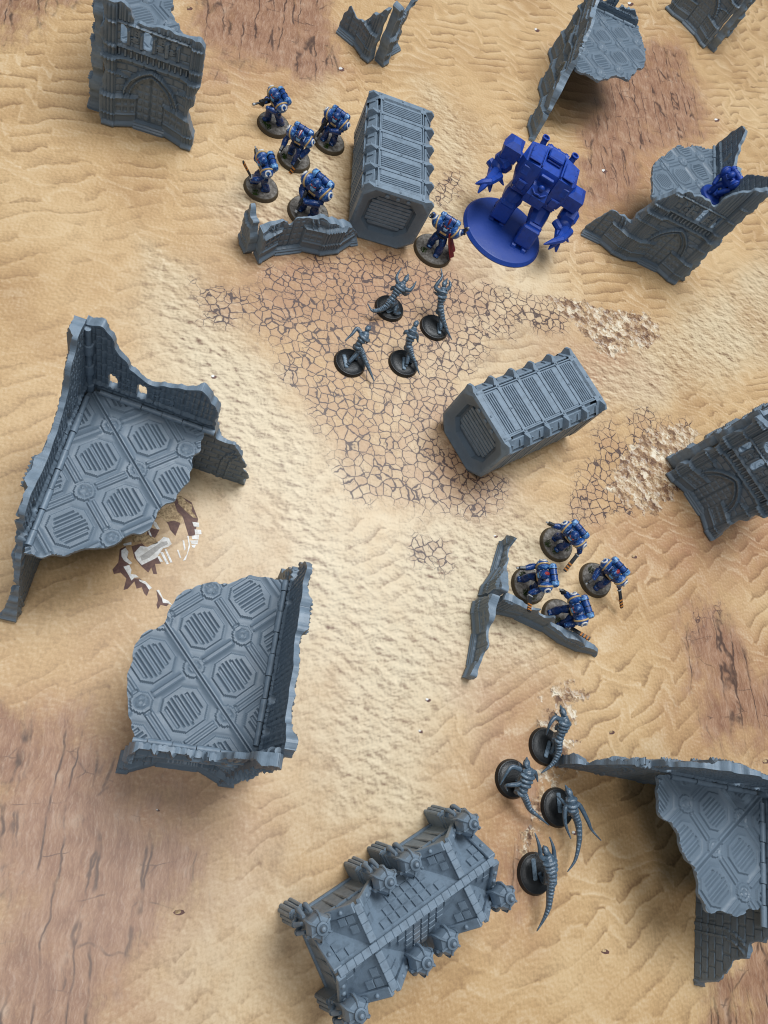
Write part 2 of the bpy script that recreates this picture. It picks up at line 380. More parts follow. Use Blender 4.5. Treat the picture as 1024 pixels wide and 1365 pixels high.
def mat_print():
    m = NT('printed_desert_mat'); p = m.pos()
    P = {k: m.attr(k) for k in ('crack', 'rubble', 'strata', 'pebble', 'red', 'pale', 'phase', 'zig', 'big', 'far')}
    fine = m.noise(p, 800, 3, 0.7); med = m.noise(p, 60, 4, 0.6); low = m.noise(p, 8, 4, 0.6)
    sand = m.ramp(low, [(0.32, (0.50, 0.300, 0.138)), (0.5, (0.625, 0.405, 0.198)), (0.68, (0.695, 0.478, 0.252))])
    sand = m.mix(m.math('MULTIPLY', P['pale'], m.ss(med, 0.25, 0.65, 0.38, 0.74)), sand, (0.79, 0.655, 0.455))
    sand = m.mix(m.math('MULTIPLY', P['pebble'], m.ss(low, 0.3, 0.6, 0.25, 0.65)), sand, (0.66, 0.56, 0.385))
    sand = m.mix(m.math('MULTIPLY', P['red'], m.ss(med, 0.2, 0.7, 0.4, 0.9)), sand, (0.43, 0.215, 0.115))
    # zigzag wind ripples
    wv = m.math('FRACT', m.math('ADD', P['phase'], m.math('MULTIPLY', m.math('SUBTRACT', m.noise(p, 80, 3), 0.5), 0.50)))
    dk = m.ramp(wv, [(0.0, (0.48,) * 3), (0.06, (0.10,) * 3), (0.20, (0.28,) * 3), (0.48, (0.48,) * 3), (0.80, (0.56,) * 3), (0.95, (0.66,) * 3), (1.0, (0.48,) * 3)])
    lt = m.ramp(wv, [(0.0, (0.55,) * 3), (0.06, (0.74,) * 3), (0.18, (0.66,) * 3), (0.45, (0.53,) * 3), (0.85, (0.42,) * 3), (1.0, (0.55,) * 3)])
    zg = m.ss(m.math('ADD', P['zig'], m.math('MULTIPLY', m.math('SUBTRACT', m.noise(p, 60, 2), 0.5), 0.5)), 0.3, 0.7)
    prof = m.math('ADD', m.math('MULTIPLY', lt, zg), m.math('MULTIPLY', dk, m.math('SUBTRACT', 1.0, zg)))
    others = m.math('MINIMUM', 1.0, m.math('ADD', m.math('MULTIPLY', P['pebble'], 0.8), m.math('ADD', P['strata'], m.math('ADD', P['crack'], P['rubble']))))
    ramp_amt = m.math('MULTIPLY', m.math('MULTIPLY', m.ss(m.noise(p, 14, 3), 0.34, 0.56, 0.25, 1.0), P['far']), m.math('SUBTRACT', 1.0, others, clamp=True))
    wb = m.math('FRACT', m.math('ADD', P['big'], m.math('MULTIPLY', m.math('SUBTRACT', m.noise(p, 34, 3), 0.5), 0.5)))
    profb = m.ramp(wb, [(0.0, (0.5,) * 3), (0.10, (0.30,) * 3), (0.35, (0.47,) * 3), (0.7, (0.53,) * 3), (0.92, (0.66,) * 3), (1.0, (0.5,) * 3)])
    big_amt = m.math('MULTIPLY', m.ss(m.noise(p, 13, 2), 0.38, 0.62), m.math('SUBTRACT', 1.0, m.math('ADD', P['strata'], P['pebble']), clamp=True))
    # trodden, pitted sand: relief as drawn on the print
    off = m.vmath('ADD', p, (0.0012, 0.0015, 0))
    stretch = m.n('ShaderNodeMapping', Vector=p, Rotation=(0, 0, 0.85), Scale=(0.62, 1.0, 1)); so = m.n('ShaderNodeMapping', Vector=off, Rotation=(0, 0, 0.85), Scale=(0.62, 1.0, 1))
    e1 = m.math('SUBTRACT', m.noise(so, 145, 3, 0.55), m.noise(stretch, 145, 3, 0.55))
    pit = m.ss(m.vor(stretch, 120), 0.16, 0.40, 1.0, 0.0); pitm = m.math('MULTIPLY', pit, m.ss(m.noise(p, 55, 2), 0.5, 0.6))
    e2 = m.math('SUBTRACT', m.noise(off, 420, 2), m.noise(p, 420, 2))
    rel = m.math('ADD', m.math('MULTIPLY', m.math('SUBTRACT', m.math('MULTIPLY', e1, 2.5), m.math('MULTIPLY', pitm, 0.30)), P['pebble']), m.math('MULTIPLY', e2, 0.40))
    rel = m.math('ADD', rel, m.math('MULTIPLY', m.math('SUBTRACT', prof, 0.5), m.math('MULTIPLY', ramp_amt, 0.9)))
    rel = m.math('ADD', rel, m.math('MULTIPLY', m.math('SUBTRACT', profb, 0.5), m.math('MULTIPLY', big_amt, 0.55)))
    rel = m.math('ADD', rel, m.math('MULTIPLY', m.math('SUBTRACT', fine, 0.5), 0.36))
    rel = m.math('ADD', rel, m.math('MULTIPLY', m.math('SUBTRACT', med, 0.5), 0.32))
    shade = m.mix(m.math('MULTIPLY', m.math('MULTIPLY', rel, -1.0), 1.5, clamp=True), sand, (0.17, 0.078, 0.034))
    shade = m.mix(m.math('MULTIPLY', rel, 1.4, clamp=True), shade, (0.92, 0.76, 0.53))
    # cracked earth: wide main splits, hair cracks inside the plates
    wp = m.vmath('ADD', p, m.vmath('SCALE', m.vmath('SUBTRACT', m.noise(p, 140, 2, color=True), (0.5, 0.5, 0.5)), 0.0040))
    cm = m.math('ADD', P['crack'], m.math('MULTIPLY', m.math('SUBTRACT', m.noise(p, 48, 3), 0.5), 0.9))
    ed = m.vor(wp, 116, 'DISTANCE_TO_EDGE', 0, 0.9); ed2 = m.vor(wp, 176, 'DISTANCE_TO_EDGE')
    wd = m.math('MULTIPLY', m.ss(m.noise(p, 40, 2), 0.3, 0.7, 0.036, 0.084), m.ss(cm, 0.22, 0.80, 0.15, 1.0))
    line = m.math('SUBTRACT', 1.0, m.ss(ed, m.math('MULTIPLY', wd, 0.35), wd))
    line2 = m.math('MULTIPLY', m.math('SUBTRACT', 1.0, m.ss(ed2, 0.006, 0.040)), m.ss(m.noise(p, 75, 2), 0.52, 0.62, 0.0, 0.75))
    cmm = m.ss(cm, 0.18, 0.62)
    cellv = m.n('ShaderNodeSeparateColor', Color=m.vor(wp, 116, 'F1', 1, 0.9)).outputs[0]
    plate = m.mix(m.math('MULTIPLY', m.ss(cellv, 0.0, 1.0, 0.05, 0.42), m.ss(cm, 0.25, 0.95)), shade, (0.50, 0.285, 0.165))
    plate = m.mix(m.math('MULTIPLY', m.math('SUBTRACT', 1.0, m.ss(ed, 0.05, 0.22)), m.math('MULTIPLY', cmm, 0.14)), plate, (0.25, 0.125, 0.075))
    shade = m.mix(m.math('MULTIPLY', m.math('MAXIMUM', line, line2), m.math('MULTIPLY', cmm, 0.92)), plate, (0.058, 0.032, 0.034))
    # bedded red rock: long beds, dark splits, pale flakes
    wv3 = m.vmath('ADD', p, m.vmath('SCALE', m.vmath('SUBTRACT', m.noise(p, 30, 3, color=True), (0.5, 0.5, 0.5)), 0.012))
    sp = m.n('ShaderNodeMapping', Vector=wv3, Rotation=(0, 0, 0.14), Scale=(1.0, 0.30, 1.0))
    so2 = m.vmath('ADD', sp, (0.0008, 0.0001, 0))
    s1 = m.noise(sp, 140, 6, 0.70); s2 = m.noise(so2, 140, 6, 0.70); se = m.math('MULTIPLY', m.math('SUBTRACT', s2, s1), 4.0)
    rock = m.ramp(m.math('ADD', m.math('MULTIPLY', s1, 0.6), m.math('MULTIPLY', med, 0.4)), [(0.32, (0.15, 0.062, 0.036)), (0.45, (0.305, 0.150, 0.088)), (0.56, (0.42, 0.235, 0.142)), (0.70, (0.60, 0.44, 0.32))])
    rock = m.mix(m.math('MULTIPLY', se, -1.0, clamp=True), rock, (0.095, 0.036, 0.026)); rock = m.mix(m.math('MULTIPLY', se, 0.8, clamp=True), rock, (0.72, 0.55, 0.43))
    sd = m.vor(m.n('ShaderNodeMapping', Vector=wv3, Rotation=(0, 0, 0.12), Scale=(1.0, 0.07, 1.0)), 62, 'DISTANCE_TO_EDGE')
    sl = m.math('MULTIPLY', m.math('SUBTRACT', 1.0, m.ss(sd, 0.008, 0.055)), m.ss(m.noise(p, 34, 3), 0.41, 0.55))
    xd = m.vor(m.n('ShaderNodeMapping', Vector=wv3, Scale=(0.4, 1.0, 1.0)), 48, 'DISTANCE_TO_EDGE')
    xl = m.math('MULTIPLY', m.math('SUBTRACT', 1.0, m.ss(xd, 0.004, 0.024)), m.ss(m.noise(p, 52, 2), 0.50, 0.62, 0.0, 0.75))
    rock = m.mix(m.math('MULTIPLY', m.math('MAXIMUM', sl, xl), 0.9), rock, (0.035, 0.017, 0.018))
    sm = m.ss(m.math('ADD', P['strata'], m.math('ADD', m.math('MULTIPLY', m.math('SUBTRACT', s1, 0.5), 1.3), m.math('MULTIPLY', m.math('SUBTRACT', m.noise(p, 20, 5, 0.65), 0.5), 2.0))), 0.25, 1.0)
    sm = m.math('MULTIPLY', sm, m.ss(P['strata'], 0.0, 0.45))
    rock = m.mix(m.math('MULTIPLY', P['pale'], 0.18), rock, (0.66, 0.50, 0.415))  # lamp glare over the bottom-left rock, painted in as a paler tone
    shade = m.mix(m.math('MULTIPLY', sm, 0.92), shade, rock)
    # broken stone, big slabs and small chips
    rp = m.vmath('ADD', p, m.vmath('SCALE', m.vmath('SUBTRACT', m.noise(p, 260, 3, color=True), (0.5, 0.5, 0.5)), 0.007))
    def stones(sc, dx):
        ro = m.vmath('ADD', rp, (dx, dx * 1.2, 0)); a = m.vor(rp, sc); b = m.vor(ro, sc)
        c = m.n('ShaderNodeSeparateColor', Color=m.vor(rp, sc, 'F1', 1)).outputs[0]
        return m.math('SUBTRACT', a, b), c
    re1, rc1 = stones(110, 0.0010); re2, rc2 = stones(330, 0.0004)
    re = m.math('MULTIPLY', m.math('ADD', re1, m.math('MULTIPLY', re2, 0.7)), 2.8)
    tone = m.math('ADD', m.math('MULTIPLY', rc1, 0.45), m.math('ADD', m.math('MULTIPLY', rc2, 0.25), m.math('MULTIPLY', m.noise(p, 150, 4, 0.65), 0.45)))
    stone = m.ramp(tone, [(0.30, (0.17, 0.080, 0.042)), (0.50, (0.40, 0.235, 0.12)), (0.68, (0.57, 0.39, 0.22)), (0.88, (0.86, 0.75, 0.57))])
    stone = m.mix(m.math('MULTIPLY', re, -1.0, clamp=True), stone, (0.075, 0.036, 0.024)); stone = m.mix(m.math('MULTIPLY', re, 0.7, clamp=True), stone, (0.95, 0.88, 0.75))
    rm = m.ss(m.math('ADD', P['rubble'], m.math('MULTIPLY', m.math('SUBTRACT', m.noise(p, 85, 4, 0.65), 0.5), 3.0)), 0.42, 0.66)
    rm = m.math('MULTIPLY', rm, m.ss(P['rubble'], 0.02, 0.25))
    shade = m.mix(rm, shade, stone)
    weave = m.noise(p, 2600, 1)
    m.bump(m.math('ADD', weave, fine), 0.10, 0.0004)
    return m.out(Base_Color=shade, Roughness=0.44, Specular_IOR_Level=0.50)

MAT = build_mat()

# flat print on the mat: skeleton, stones and their printed shade
def decal(name, px, mat, z, label=None):
    P = [at(q) for q in px]; c = sum(P) / len(P)
    mb = MB(); mb.v = [(q[0], q[1], z) for q in P]; mb.f = [tuple(range(len(P)))]
    me = bpy.data.meshes.new(name); me.from_pydata([(a * S, b * S, q * S) for a, b, q in mb.v], [], mb.f)
    bm = bmesh.new(); bm.from_mesh(me); bmesh.ops.triangulate(bm, faces=bm.faces)
    for f in bm.faces:
        if f.normal.z < 0: f.normal_flip()
    bm.to_mesh(me); bm.free(); me.materials.append(mat)
    o = link(bpy.data.objects.new(name, me), MAT)
    if label: o['label'] = label
    return o
def ink(name, a, b, sc=300):
    m = NT(name); p = m.pos(); f = m.noise(p, sc, 4, 0.65)
    return m.out(Base_Color=m.mix(m.ss(f, 0.35, 0.65), a, b), Roughness=0.55, Specular_IOR_Level=0.4)
I_BONE = ink('bone_print', (0.70, 0.67, 0.62), (0.93, 0.92, 0.90)); I_GREYB = ink('grey_bone_print', (0.42, 0.40, 0.38), (0.55, 0.53, 0.50))
I_DARK = ink('dark_brown_print', (0.10, 0.045, 0.040), (0.17, 0.085, 0.065)); I_ROCK = ink('tan_rock_print', (0.26, 0.16, 0.075), (0.66, 0.48, 0.27), 420)
kS = crop(150, 650, 5.12)
def dec(name, pts, mat, z, k=kS): return decal(name, [k(*q) for q in pts], mat, z)
Z1, Z2, Z3 = 0.12, 0.24, 0.36
dec('printed_shade', [(415, 95), (460, 55), (540, 100), (585, 215), (560, 330), (520, 330), (480, 200), (430, 330), (395, 290), (380, 250), (350, 215)], I_DARK, Z1)
dec('printed_shade', [(130, 400), (200, 380), (320, 480), (330, 520), (290, 520), (305, 590), (280, 590), (265, 545), (245, 580), (200, 540), (150, 480)], I_DARK, Z1)
dec('printed_shade', [(50, 420), (90, 400), (110, 500), (130, 620), (185, 620), (230, 650), (250, 700), (235, 740), (215, 720), (200, 680), (165, 690), (150, 640), (105, 690), (75, 700), (95, 620), (55, 580), (10, 590), (0, 560), (40, 510)], I_DARK, Z1)
dec('printed_shade', [(300, 700), (330, 750), (390, 790), (370, 810), (330, 800), (310, 832), (300, 800), (310, 770)], I_DARK, Z1)
dec('printed_shade', [(250, 270), (320, 290), (290, 345), (230, 330)], I_DARK, Z1)
dec('printed_rock', [(290, 180), (320, 140), (345, 150), (370, 135), (420, 95), (440, 160), (480, 200), (470, 245), (420, 225), (370, 235), (330, 195), (295, 210)], I_ROCK, Z2)
dec('printed_rock', [(440, 60), (470, 55), (500, 90), (545, 120), (540, 160), (580, 210), (550, 205), (500, 160), (450, 110)], I_ROCK, Z2)
dec('printed_rock', [(130, 320), (190, 315), (240, 320), (300, 350), (310, 380), (250, 395), (190, 370), (140, 375)], I_ROCK, Z2)
dec('printed_skull', [(150, 445), (190, 400), (240, 405), (320, 365), (350, 335), (385, 345), (405, 385), (380, 405), (345, 415), (300, 480), (200, 530), (165, 490)], I_BONE, Z2)
dec('printed_bone', [(190, 470), (330, 375), (370, 365), (380, 385), (330, 410), (250, 480), (200, 500)], I_GREYB, Z3)
for q in [[(325, 440), (345, 440), (385, 520), (370, 525)], [(355, 420), (368, 420), (410, 510), (395, 512)], [(305, 470), (320, 468), (345, 505), (325, 508)],
          [(60, 430), (90, 410), (110, 440), (100, 480), (135, 515), (120, 525), (80, 500), (62, 470)], [(75, 540), (115, 528), (130, 560), (125, 590), (160, 595), (180, 612), (150, 615), (130, 635), (112, 600)],
          [(180, 628), (225, 640), (270, 685), (250, 698), (225, 660), (185, 640)], [(300, 700), (318, 698), (345, 755), (385, 775), (410, 805), (380, 790), (345, 788), (335, 750)],
          [(240, 292), (252, 290), (270, 335), (258, 338)], [(280, 225), (300, 240), (325, 285), (305, 285), (280, 255)], [(70, 385), (130, 370), (130, 390), (80, 398)],
          [(545, 235), (590, 240), (592, 270), (555, 265)], [(560, 285), (605, 290), (608, 318), (565, 322)], [(540, 330), (592, 322), (588, 355), (545, 352)], [(530, 362), (585, 360), (580, 388), (540, 385)], [(538, 392), (570, 390), (560, 412), (545, 408)],
          [(478, 360), (490, 362), (500, 420), (490, 430)], [(440, 425), (450, 425), (470, 480), (460, 482)], [(510, 330), (520, 330), (530, 400), (500, 495), (480, 500), (510, 450), (520, 390)]]:
    dec('printed_bone', q, I_BONE, Z2)
for (x, y, r) in [(570, 933, 3.2), (845, 742, 3.4), (806, 1268, 4), (815, 976, 3.5), (238, 1216, 6), (905, 345, 2.5), (805, 228, 3), (455, 92, 3.2), (840, 5, 3), (715, 40, 2.5), (955, 160, 3), (285, 502, 3), (340, 310, 2.5), (1020, 1015, 4), (765, 1110, 3), (252, 11, 3.5), (660, 715, 2.5), (945, 620, 2.5), (210, 1080, 2), (560, 975, 2.5)]:
    j = [rnd.uniform(0.7, 1.25) for _ in range(8)]
    dec('printed_pebble_shade', [(x + 1 + r * 1.3 * j[i] * math.cos(i * .785), y + 0.6 + r * 0.8 * j[i] * math.sin(i * .785)) for i in range(8)], I_DARK, Z1, lambda a, b: (a, b))
    dec('printed_pebble', [(x + r * .75 * j[7 - i] * math.cos(i * .785) - .8, y + r * 0.55 * j[7 - i] * math.sin(i * .785) - .8) for i in range(8)], I_BONE if r < 3.3 else I_ROCK, Z2, lambda a, b: (a, b))

# ================================================================== RUINS (moulded panels)
FLOORZ = 66.0
BAY = 77.0
def arch_rho(c, z, s=23.0, h=33.0, z0=26.0):
    Rr = (h * h + s * s) / (2 * s)
    d = np.hypot(c + (Rr - s), np.maximum(z - z0, 0)); return np.where(z > z0, Rr - d, s - c)
def bead(z, c, w, a): return a * np.clip(1 - ((z - c) / w) ** 2, 0, 1) ** 0.5
def facade(u, z):
    """outer relief (mm proud of the wall core) of the gothic front, and a part number for every point"""
    k = np.floor(u / BAY); uu = u - k * BAY; s = uu - BAY / 2; c = np.abs(s)
    pil = c > 28.0
    low = np.clip((c - 11) / 17, 0, 1) * 7.0; mid = np.clip((c - 19) / 9, 0, 1) * 4.5
    t = sst(z, 28, 31); d = low * (1 - t) + mid * t
    gable = 50 - np.clip(28 - c, 0, 12) * 0.55
    d = np.where((z > gable) & (z < 63) & ~pil, d * 0.35, d)
    d = np.where(z > 63, np.where(pil, 2.6, 0.4), d)
    # pilaster flutes
    fl = np.where(pil, 0.75 * np.cos((c - 33.2) * 2 * np.pi / 2.75), 0) * (sst(z, 4, 6))
    d = d + pil * 1.2 + np.where(pil, fl, 0)
    # brick courses and small sunk panels
    row = np.floor(z / 6.4); bx = uu + (row % 2) * 4.6
    brick = ((np.abs(z / 6.4 - np.round(z / 6.4)) * 6.4 < 0.45) | (np.abs(bx / 9.2 - np.round(bx / 9.2)) * 9.2 < 0.45)) & (z > 29) & ~pil
    d = d - 0.75 * brick
    sq = (c > 12) & ~pil & (z > 14) & (z < 27.5) & (np.abs((c - 12) % 5.3 - 2.65) < 1.7) & (np.abs((z - 14) % 6.6 - 3.3) < 2.2)
    d = d - 1.0 * sq
    # arch and door
    rho = arch_rho(c, z); up = z > 29
    ar = (rho > 0) & (rho <= 8.6) & up
    d = np.where((rho > 0) & (rho <= 1.6) & up, 3.6, d); d = np.where((rho > 1.6) & (rho <= 4.4) & up, 0.6, d)
    d = np.where((rho > 4.4) & (rho <= 5.8) & up, 2.2, d); d = np.where((rho > 5.8) & (rho <= 8.6) & up, -0.6, d)
    door = ((rho > 8.6) & up) | ((c <= 11) & ~up)
    pan = (np.abs((c - 0.6) % 5.2 - 2.6) < 1.8) & (np.abs(z % 7.2 - 3.6) < 2.6)
    d = np.where(door, -1.6 + 0.8 * pan - 1.0 * (c < 0.5), d)
    step = (c <= 13) & (z < 5.5)
    d = np.where(step, np.where(z < 2.2, 4.0, np.where(z < 3.8, 2.8, 1.6)), d)
    # mouldings
    d = np.where(~step, d + bead(z, 2.2, 2.4, 2.6) * (c > 12), d)
    for zc, w, a, inner in ((12.4, 0.9, 1.3, 11), (29.0, 1.2, 1.9, 9.5)):
        d = d + bead(z, zc, w, a) * (c > inner)
    d = d + bead(z, gable, 1.0, 1.5) * (c > 16) * (rho < 0.5)
    ring = 5.6
    for zc, w, a in ((62.2, 1.3, 2.4), (72.4, 1.3, 2.5), (91.5, 1.1, 1.9), (109.0, 1.2, 1.6)):
        d = d + bead(z, zc, w, a)
    fr = (z > 64) & (z < 70.8)
    dent = fr & (np.abs(uu % 4.3 - 2.15) < 1.25) & ~pil
    d = np.where(fr & ~pil, 1.7, d); d = np.where(dent, -0.9, d)
    # row of windows with column shafts between
    wz = (z > 75) & (z < 90 - 0.16 * (uu % 9.4 - 4.7) ** 2) & (c < 25.5); wu = (s + 28.2) % 9.4; wi = np.floor((s + 28.2) / 9.4)
    win = wz & (np.abs(wu - 4.7) < 3.3)
    d = np.where(wz & ~win, 2.2 + 0.5 * np.cos((wu - 0) * 3), d)
    up2 = (z > 93) & ~pil
    d = np.where(up2, 0.9 + 0.6 * np.sign(np.cos(uu * 2 * np.pi / 3.2)), d)
    part = np.zeros(u.shape, int)                       # 0 wall
    part = np.where(pil, np.where(s < 0, 1, 2), part)   # pilasters
    part = np.where(fr & ~pil, 3, part)                 # frieze
    part = np.where(ar, 4, part); part = np.where(door & ~step, 5, part); part = np.where(step, 6, part)
    part = np.where(win & (c < 25.5), 10 + wi.astype(int), part)
    return d, part + (k.astype(int) * 40), win
PART = {0: 'wall', 1: 'pilaster', 2: 'pilaster', 3: 'frieze', 4: 'door_arch', 5: 'door', 6: 'doorstep'}

def solid(parent, name_of, mask, region, front, back, tf, mat, smooth=33, keep0=True):
    """mask/region per cell, front/back per vertex; tf maps (iu, iv, depth) to local mm; one mesh per region"""
    nu, nv = mask.shape; pad = np.zeros((nu + 2, nv + 2), bool); pad[1:-1, 1:-1] = mask
    idf = np.arange((nu + 1) * (nv + 1)).reshape(nu + 1, nv + 1); NV = (nu + 1) * (nv + 1)
    I, J = np.meshgrid(np.arange(nu + 1), np.arange(nv + 1), indexing='ij')
    Bm = pad.astype(float); 
    for _ in range(2):
        Bm = np.pad(Bm, 1); Bm = (Bm[:-2, 1:-1] + Bm[1:-1, 1:-1] + Bm[2:, 1:-1]) / 3; Bm = np.pad(Bm, ((0, 0), (1, 1))); Bm = (Bm[:, :-2] + Bm[:, 1:-1] + Bm[:, 2:]) / 3
    vv = (Bm[:-1, :-1] + Bm[1:, :-1] + Bm[:-1, 1:] + Bm[1:, 1:]) / 4
    cnt = pad[:-1, :-1].astype(int) + pad[1:, :-1] + pad[:-1, 1:] + pad[1:, 1:]
    gi, gj = np.gradient(vv); g2 = gi * gi + gj * gj + 1e-4; t_ = np.where((cnt > 0) & (cnt < 4), 0.5 - vv, 0) / g2
    I = I + np.clip(t_ * gi, -.7, .7); dj = np.clip(t_ * gj, -.7, .7)
    if keep0: dj[:, 0] = 0
    J = J + dj
    Vf = tf(I, J, front).reshape(-1, 3); Vb = tf(I, J, back).reshape(-1, 3); V = np.concatenate([Vf, Vb]); out = []
    region = region.copy()
    for r in np.unique(region[mask]):                       # pieces of wall cut apart by an arch are parts of their own
        if name_of(int(r)) not in ('wall', 'door_arch', 'frieze', 'pilaster', 'door', 'doorstep'): continue
        m = mask & (region == r); lab = np.where(m, np.arange(m.size).reshape(m.shape) + 1, 0)
        while True:
            q = np.pad(lab, 1); q = np.maximum.reduce([q[1:-1, 1:-1], q[:-2, 1:-1], q[2:, 1:-1], q[1:-1, :-2], q[1:-1, 2:]]); q = np.where(m, q, 0)
            if (q == lab).all(): break
            lab = q
        for n_, v_ in enumerate(np.unique(lab[m])):
            if n_: region[lab == v_] = r + 4000 * n_
            if (lab == v_).sum() < 12: mask = mask & (lab != v_); 
    pad = np.zeros((nu + 2, nv + 2), bool); pad[1:-1, 1:-1] = mask
    for r in np.unique(region[mask]):
        m = mask & (region == r); i, j = np.nonzero(m)
        a, b, c, d = idf[i, j], idf[i + 1, j], idf[i + 1, j + 1], idf[i, j + 1]
        Q = [np.stack([a, b, c, d], 1), np.stack([d, c, b, a], 1) + NV]
        for di, dj, e0, e1 in ((-1, 0, d, a), (1, 0, b, c), (0, -1, a, b), (0, 1, c, d)):
            o = ~pad[i + 1 + di, j + 1 + dj]
            Q.append(np.stack([e1[o], e0[o], e0[o] + NV, e1[o] + NV], 1))
        Q = np.concatenate(Q); ids, inv = np.unique(Q.ravel(), return_inverse=True)
        nm = name_of(int(r)); out.append(link(bpy.data.objects.new(nm, mesh_np(nm, V[ids], inv.reshape(-1, 4), mat, smooth)), parent))
    return out

def wall_panel(root, org, deg, side, poly, res=0.8, u0=0.0, jag=1.5, seed=0, thick=2.8, mat=None, lattice=(1, 3, 4), openw=(0, 2), amp=1.0):
    """org: inner corner (local mm), deg: direction of u, side: +1 when the outer face lies left of u, poly in (u, z)"""
    mat = mat or GREY
    P = np.array(poly, float); umax, zmax = P[:, 0].max() + 4, P[:, 1].max() + 4; umin = P[:, 0].min() - 4
    nu, nv = int((umax - umin) / res), int(zmax / res)
    uc = umin + (np.arange(nu) + .5) * res; zc = (np.arange(nv) + .5) * res; U, Z = np.meshgrid(uc, zc, indexing='ij')
    jx = (fbm(U / 9, Z / 9, seed + 1, 2) - .5) * 2 * jag * 2.6; jz = (fbm(U / 8, Z / 8, seed + 9, 2) - .5) * 2 * jag * 2.6
    edge = sst(Z, 0, 8)
    mask = inpoly(U + jx * edge, Z + jz * edge, poly) & (U > umin + 1)
    _, part, win = facade(np.maximum(U - u0, 0) if u0 >= 0 else U - u0, Z)
    # windows: some lattice, some open
    wi = part % 40 - 10
    lat = (np.abs(((U + Z * 0.8) / 2.2) % 1 - .5) < .27) | (np.abs(((U - Z * 0.8) / 2.2) % 1 - .5) < .27)
    if openw is not None:
        op = np.isin(wi, openw) & win; la = np.isin(wi, lattice) & win
        mask &= ~op; mask &= ~(la & ~lat)
    uv = umin + np.arange(nu + 1) * res; zv = np.arange(nv + 1) * res; UV, ZV = np.meshgrid(uv, zv, indexing='ij')
    f, _, _ = facade(np.maximum(UV - u0, 0) if u0 >= 0 else UV - u0, ZV)
    f = f * amp + (fbm(UV / 2.0, ZV / 2.0, seed + 5, 2) - .5) * 0.25
    # near a break the moulding is chipped away
    mk = np.pad(mask.astype(float), 1); near = mk.copy()
    for _ in range(2): near = np.pad(near, 1); near = np.minimum.reduce([near[:-2, 1:-1], near[2:, 1:-1], near[1:-1, :-2], near[1:-1, 2:], near[1:-1, 1:-1]])
    near[:, :6] = 1
    nb = near
    for _ in range(2): nb = np.pad(nb, 1, mode='edge'); nb = (nb[:-2, 1:-1] + nb[2:, 1:-1] + nb[1:-1, :-2] + nb[1:-1, 2:] + nb[1:-1, 1:-1]) / 5
    wgt = 1 - (nb[:-1, :-1] + nb[1:, :-1] + nb[:-1, 1:] + nb[1:, 1:]) / 4
    wgt = np.where((ZV > 74) & (ZV < 92) & (np.abs((UV % BAY) - BAY / 2) < 27), 0, wgt)
    fb = f.copy(); kk = int(2.4 / res)
    for ax_ in (0, 1):
        cs = np.cumsum(np.pad(fb, [(kk + 1, kk) if q == ax_ else (0, 0) for q in (0, 1)], mode='edge'), axis=ax_)
        fb = (np.take(cs, range(2 * kk + 1, cs.shape[ax_]), ax_) - np.take(cs, range(0, cs.shape[ax_] - 2 * kk - 1), ax_)) / (2 * kk + 1)
    f = f * (1 - wgt) + wgt * (fb - 1.6 * (fbm(UV / 3.5, ZV / 3.5, seed + 15, 2) - .2))
    rowb = np.floor(ZV / 7); gb = (np.abs(ZV / 7 - np.round(ZV / 7)) * 7 < .5) | (np.abs((UV + (rowb % 2) * 5) / 10 - np.round((UV + (rowb % 2) * 5) / 10)) * 10 < .5)
    rb = arch_rho(np.abs((UV % BAY) - BAY / 2), ZV, 21, 34)
    bk = np.where(gb, 0.6, 0.0) + np.where((np.abs(rb) < 1.2) | (np.abs(rb - 5) < .8), -0.9, 0) + np.where((ZV > 74) & (np.abs(UV % 3.1 - 1.5) < .6), 0.6, 0)
    bk = bk - bead(ZV, 74, 1.5, 1.4) + (fbm(UV / 2.2, ZV / 2.2, seed + 6, 2) - .5) * 0.3
    bk = bk * (1 - np.clip(wgt * 1.6, 0, 1))
    t = np.array([math.cos(math.radians(deg)), math.sin(math.radians(deg)), 0]); n = np.array([-t[1], t[0], 0]) * side
    org = np.array([org[0], org[1], 0.0])
    def tf(I, J, d):
        return org + (umin + I * res)[..., None] * t + d[..., None] * n + np.stack([0 * I, 0 * I, J * res], -1)
    if side > 0: pass
    names = lambda r: PART.get(r % 40, 'window_lattice' if r % 40 >= 10 else 'wall')
    front, back = thick + f, bk
    if side > 0:   # keep faces pointing outwards
        return solid(root, names, mask, part, back, front, tf, mat)
    return solid(root, names, mask, part, front, back, tf, mat)

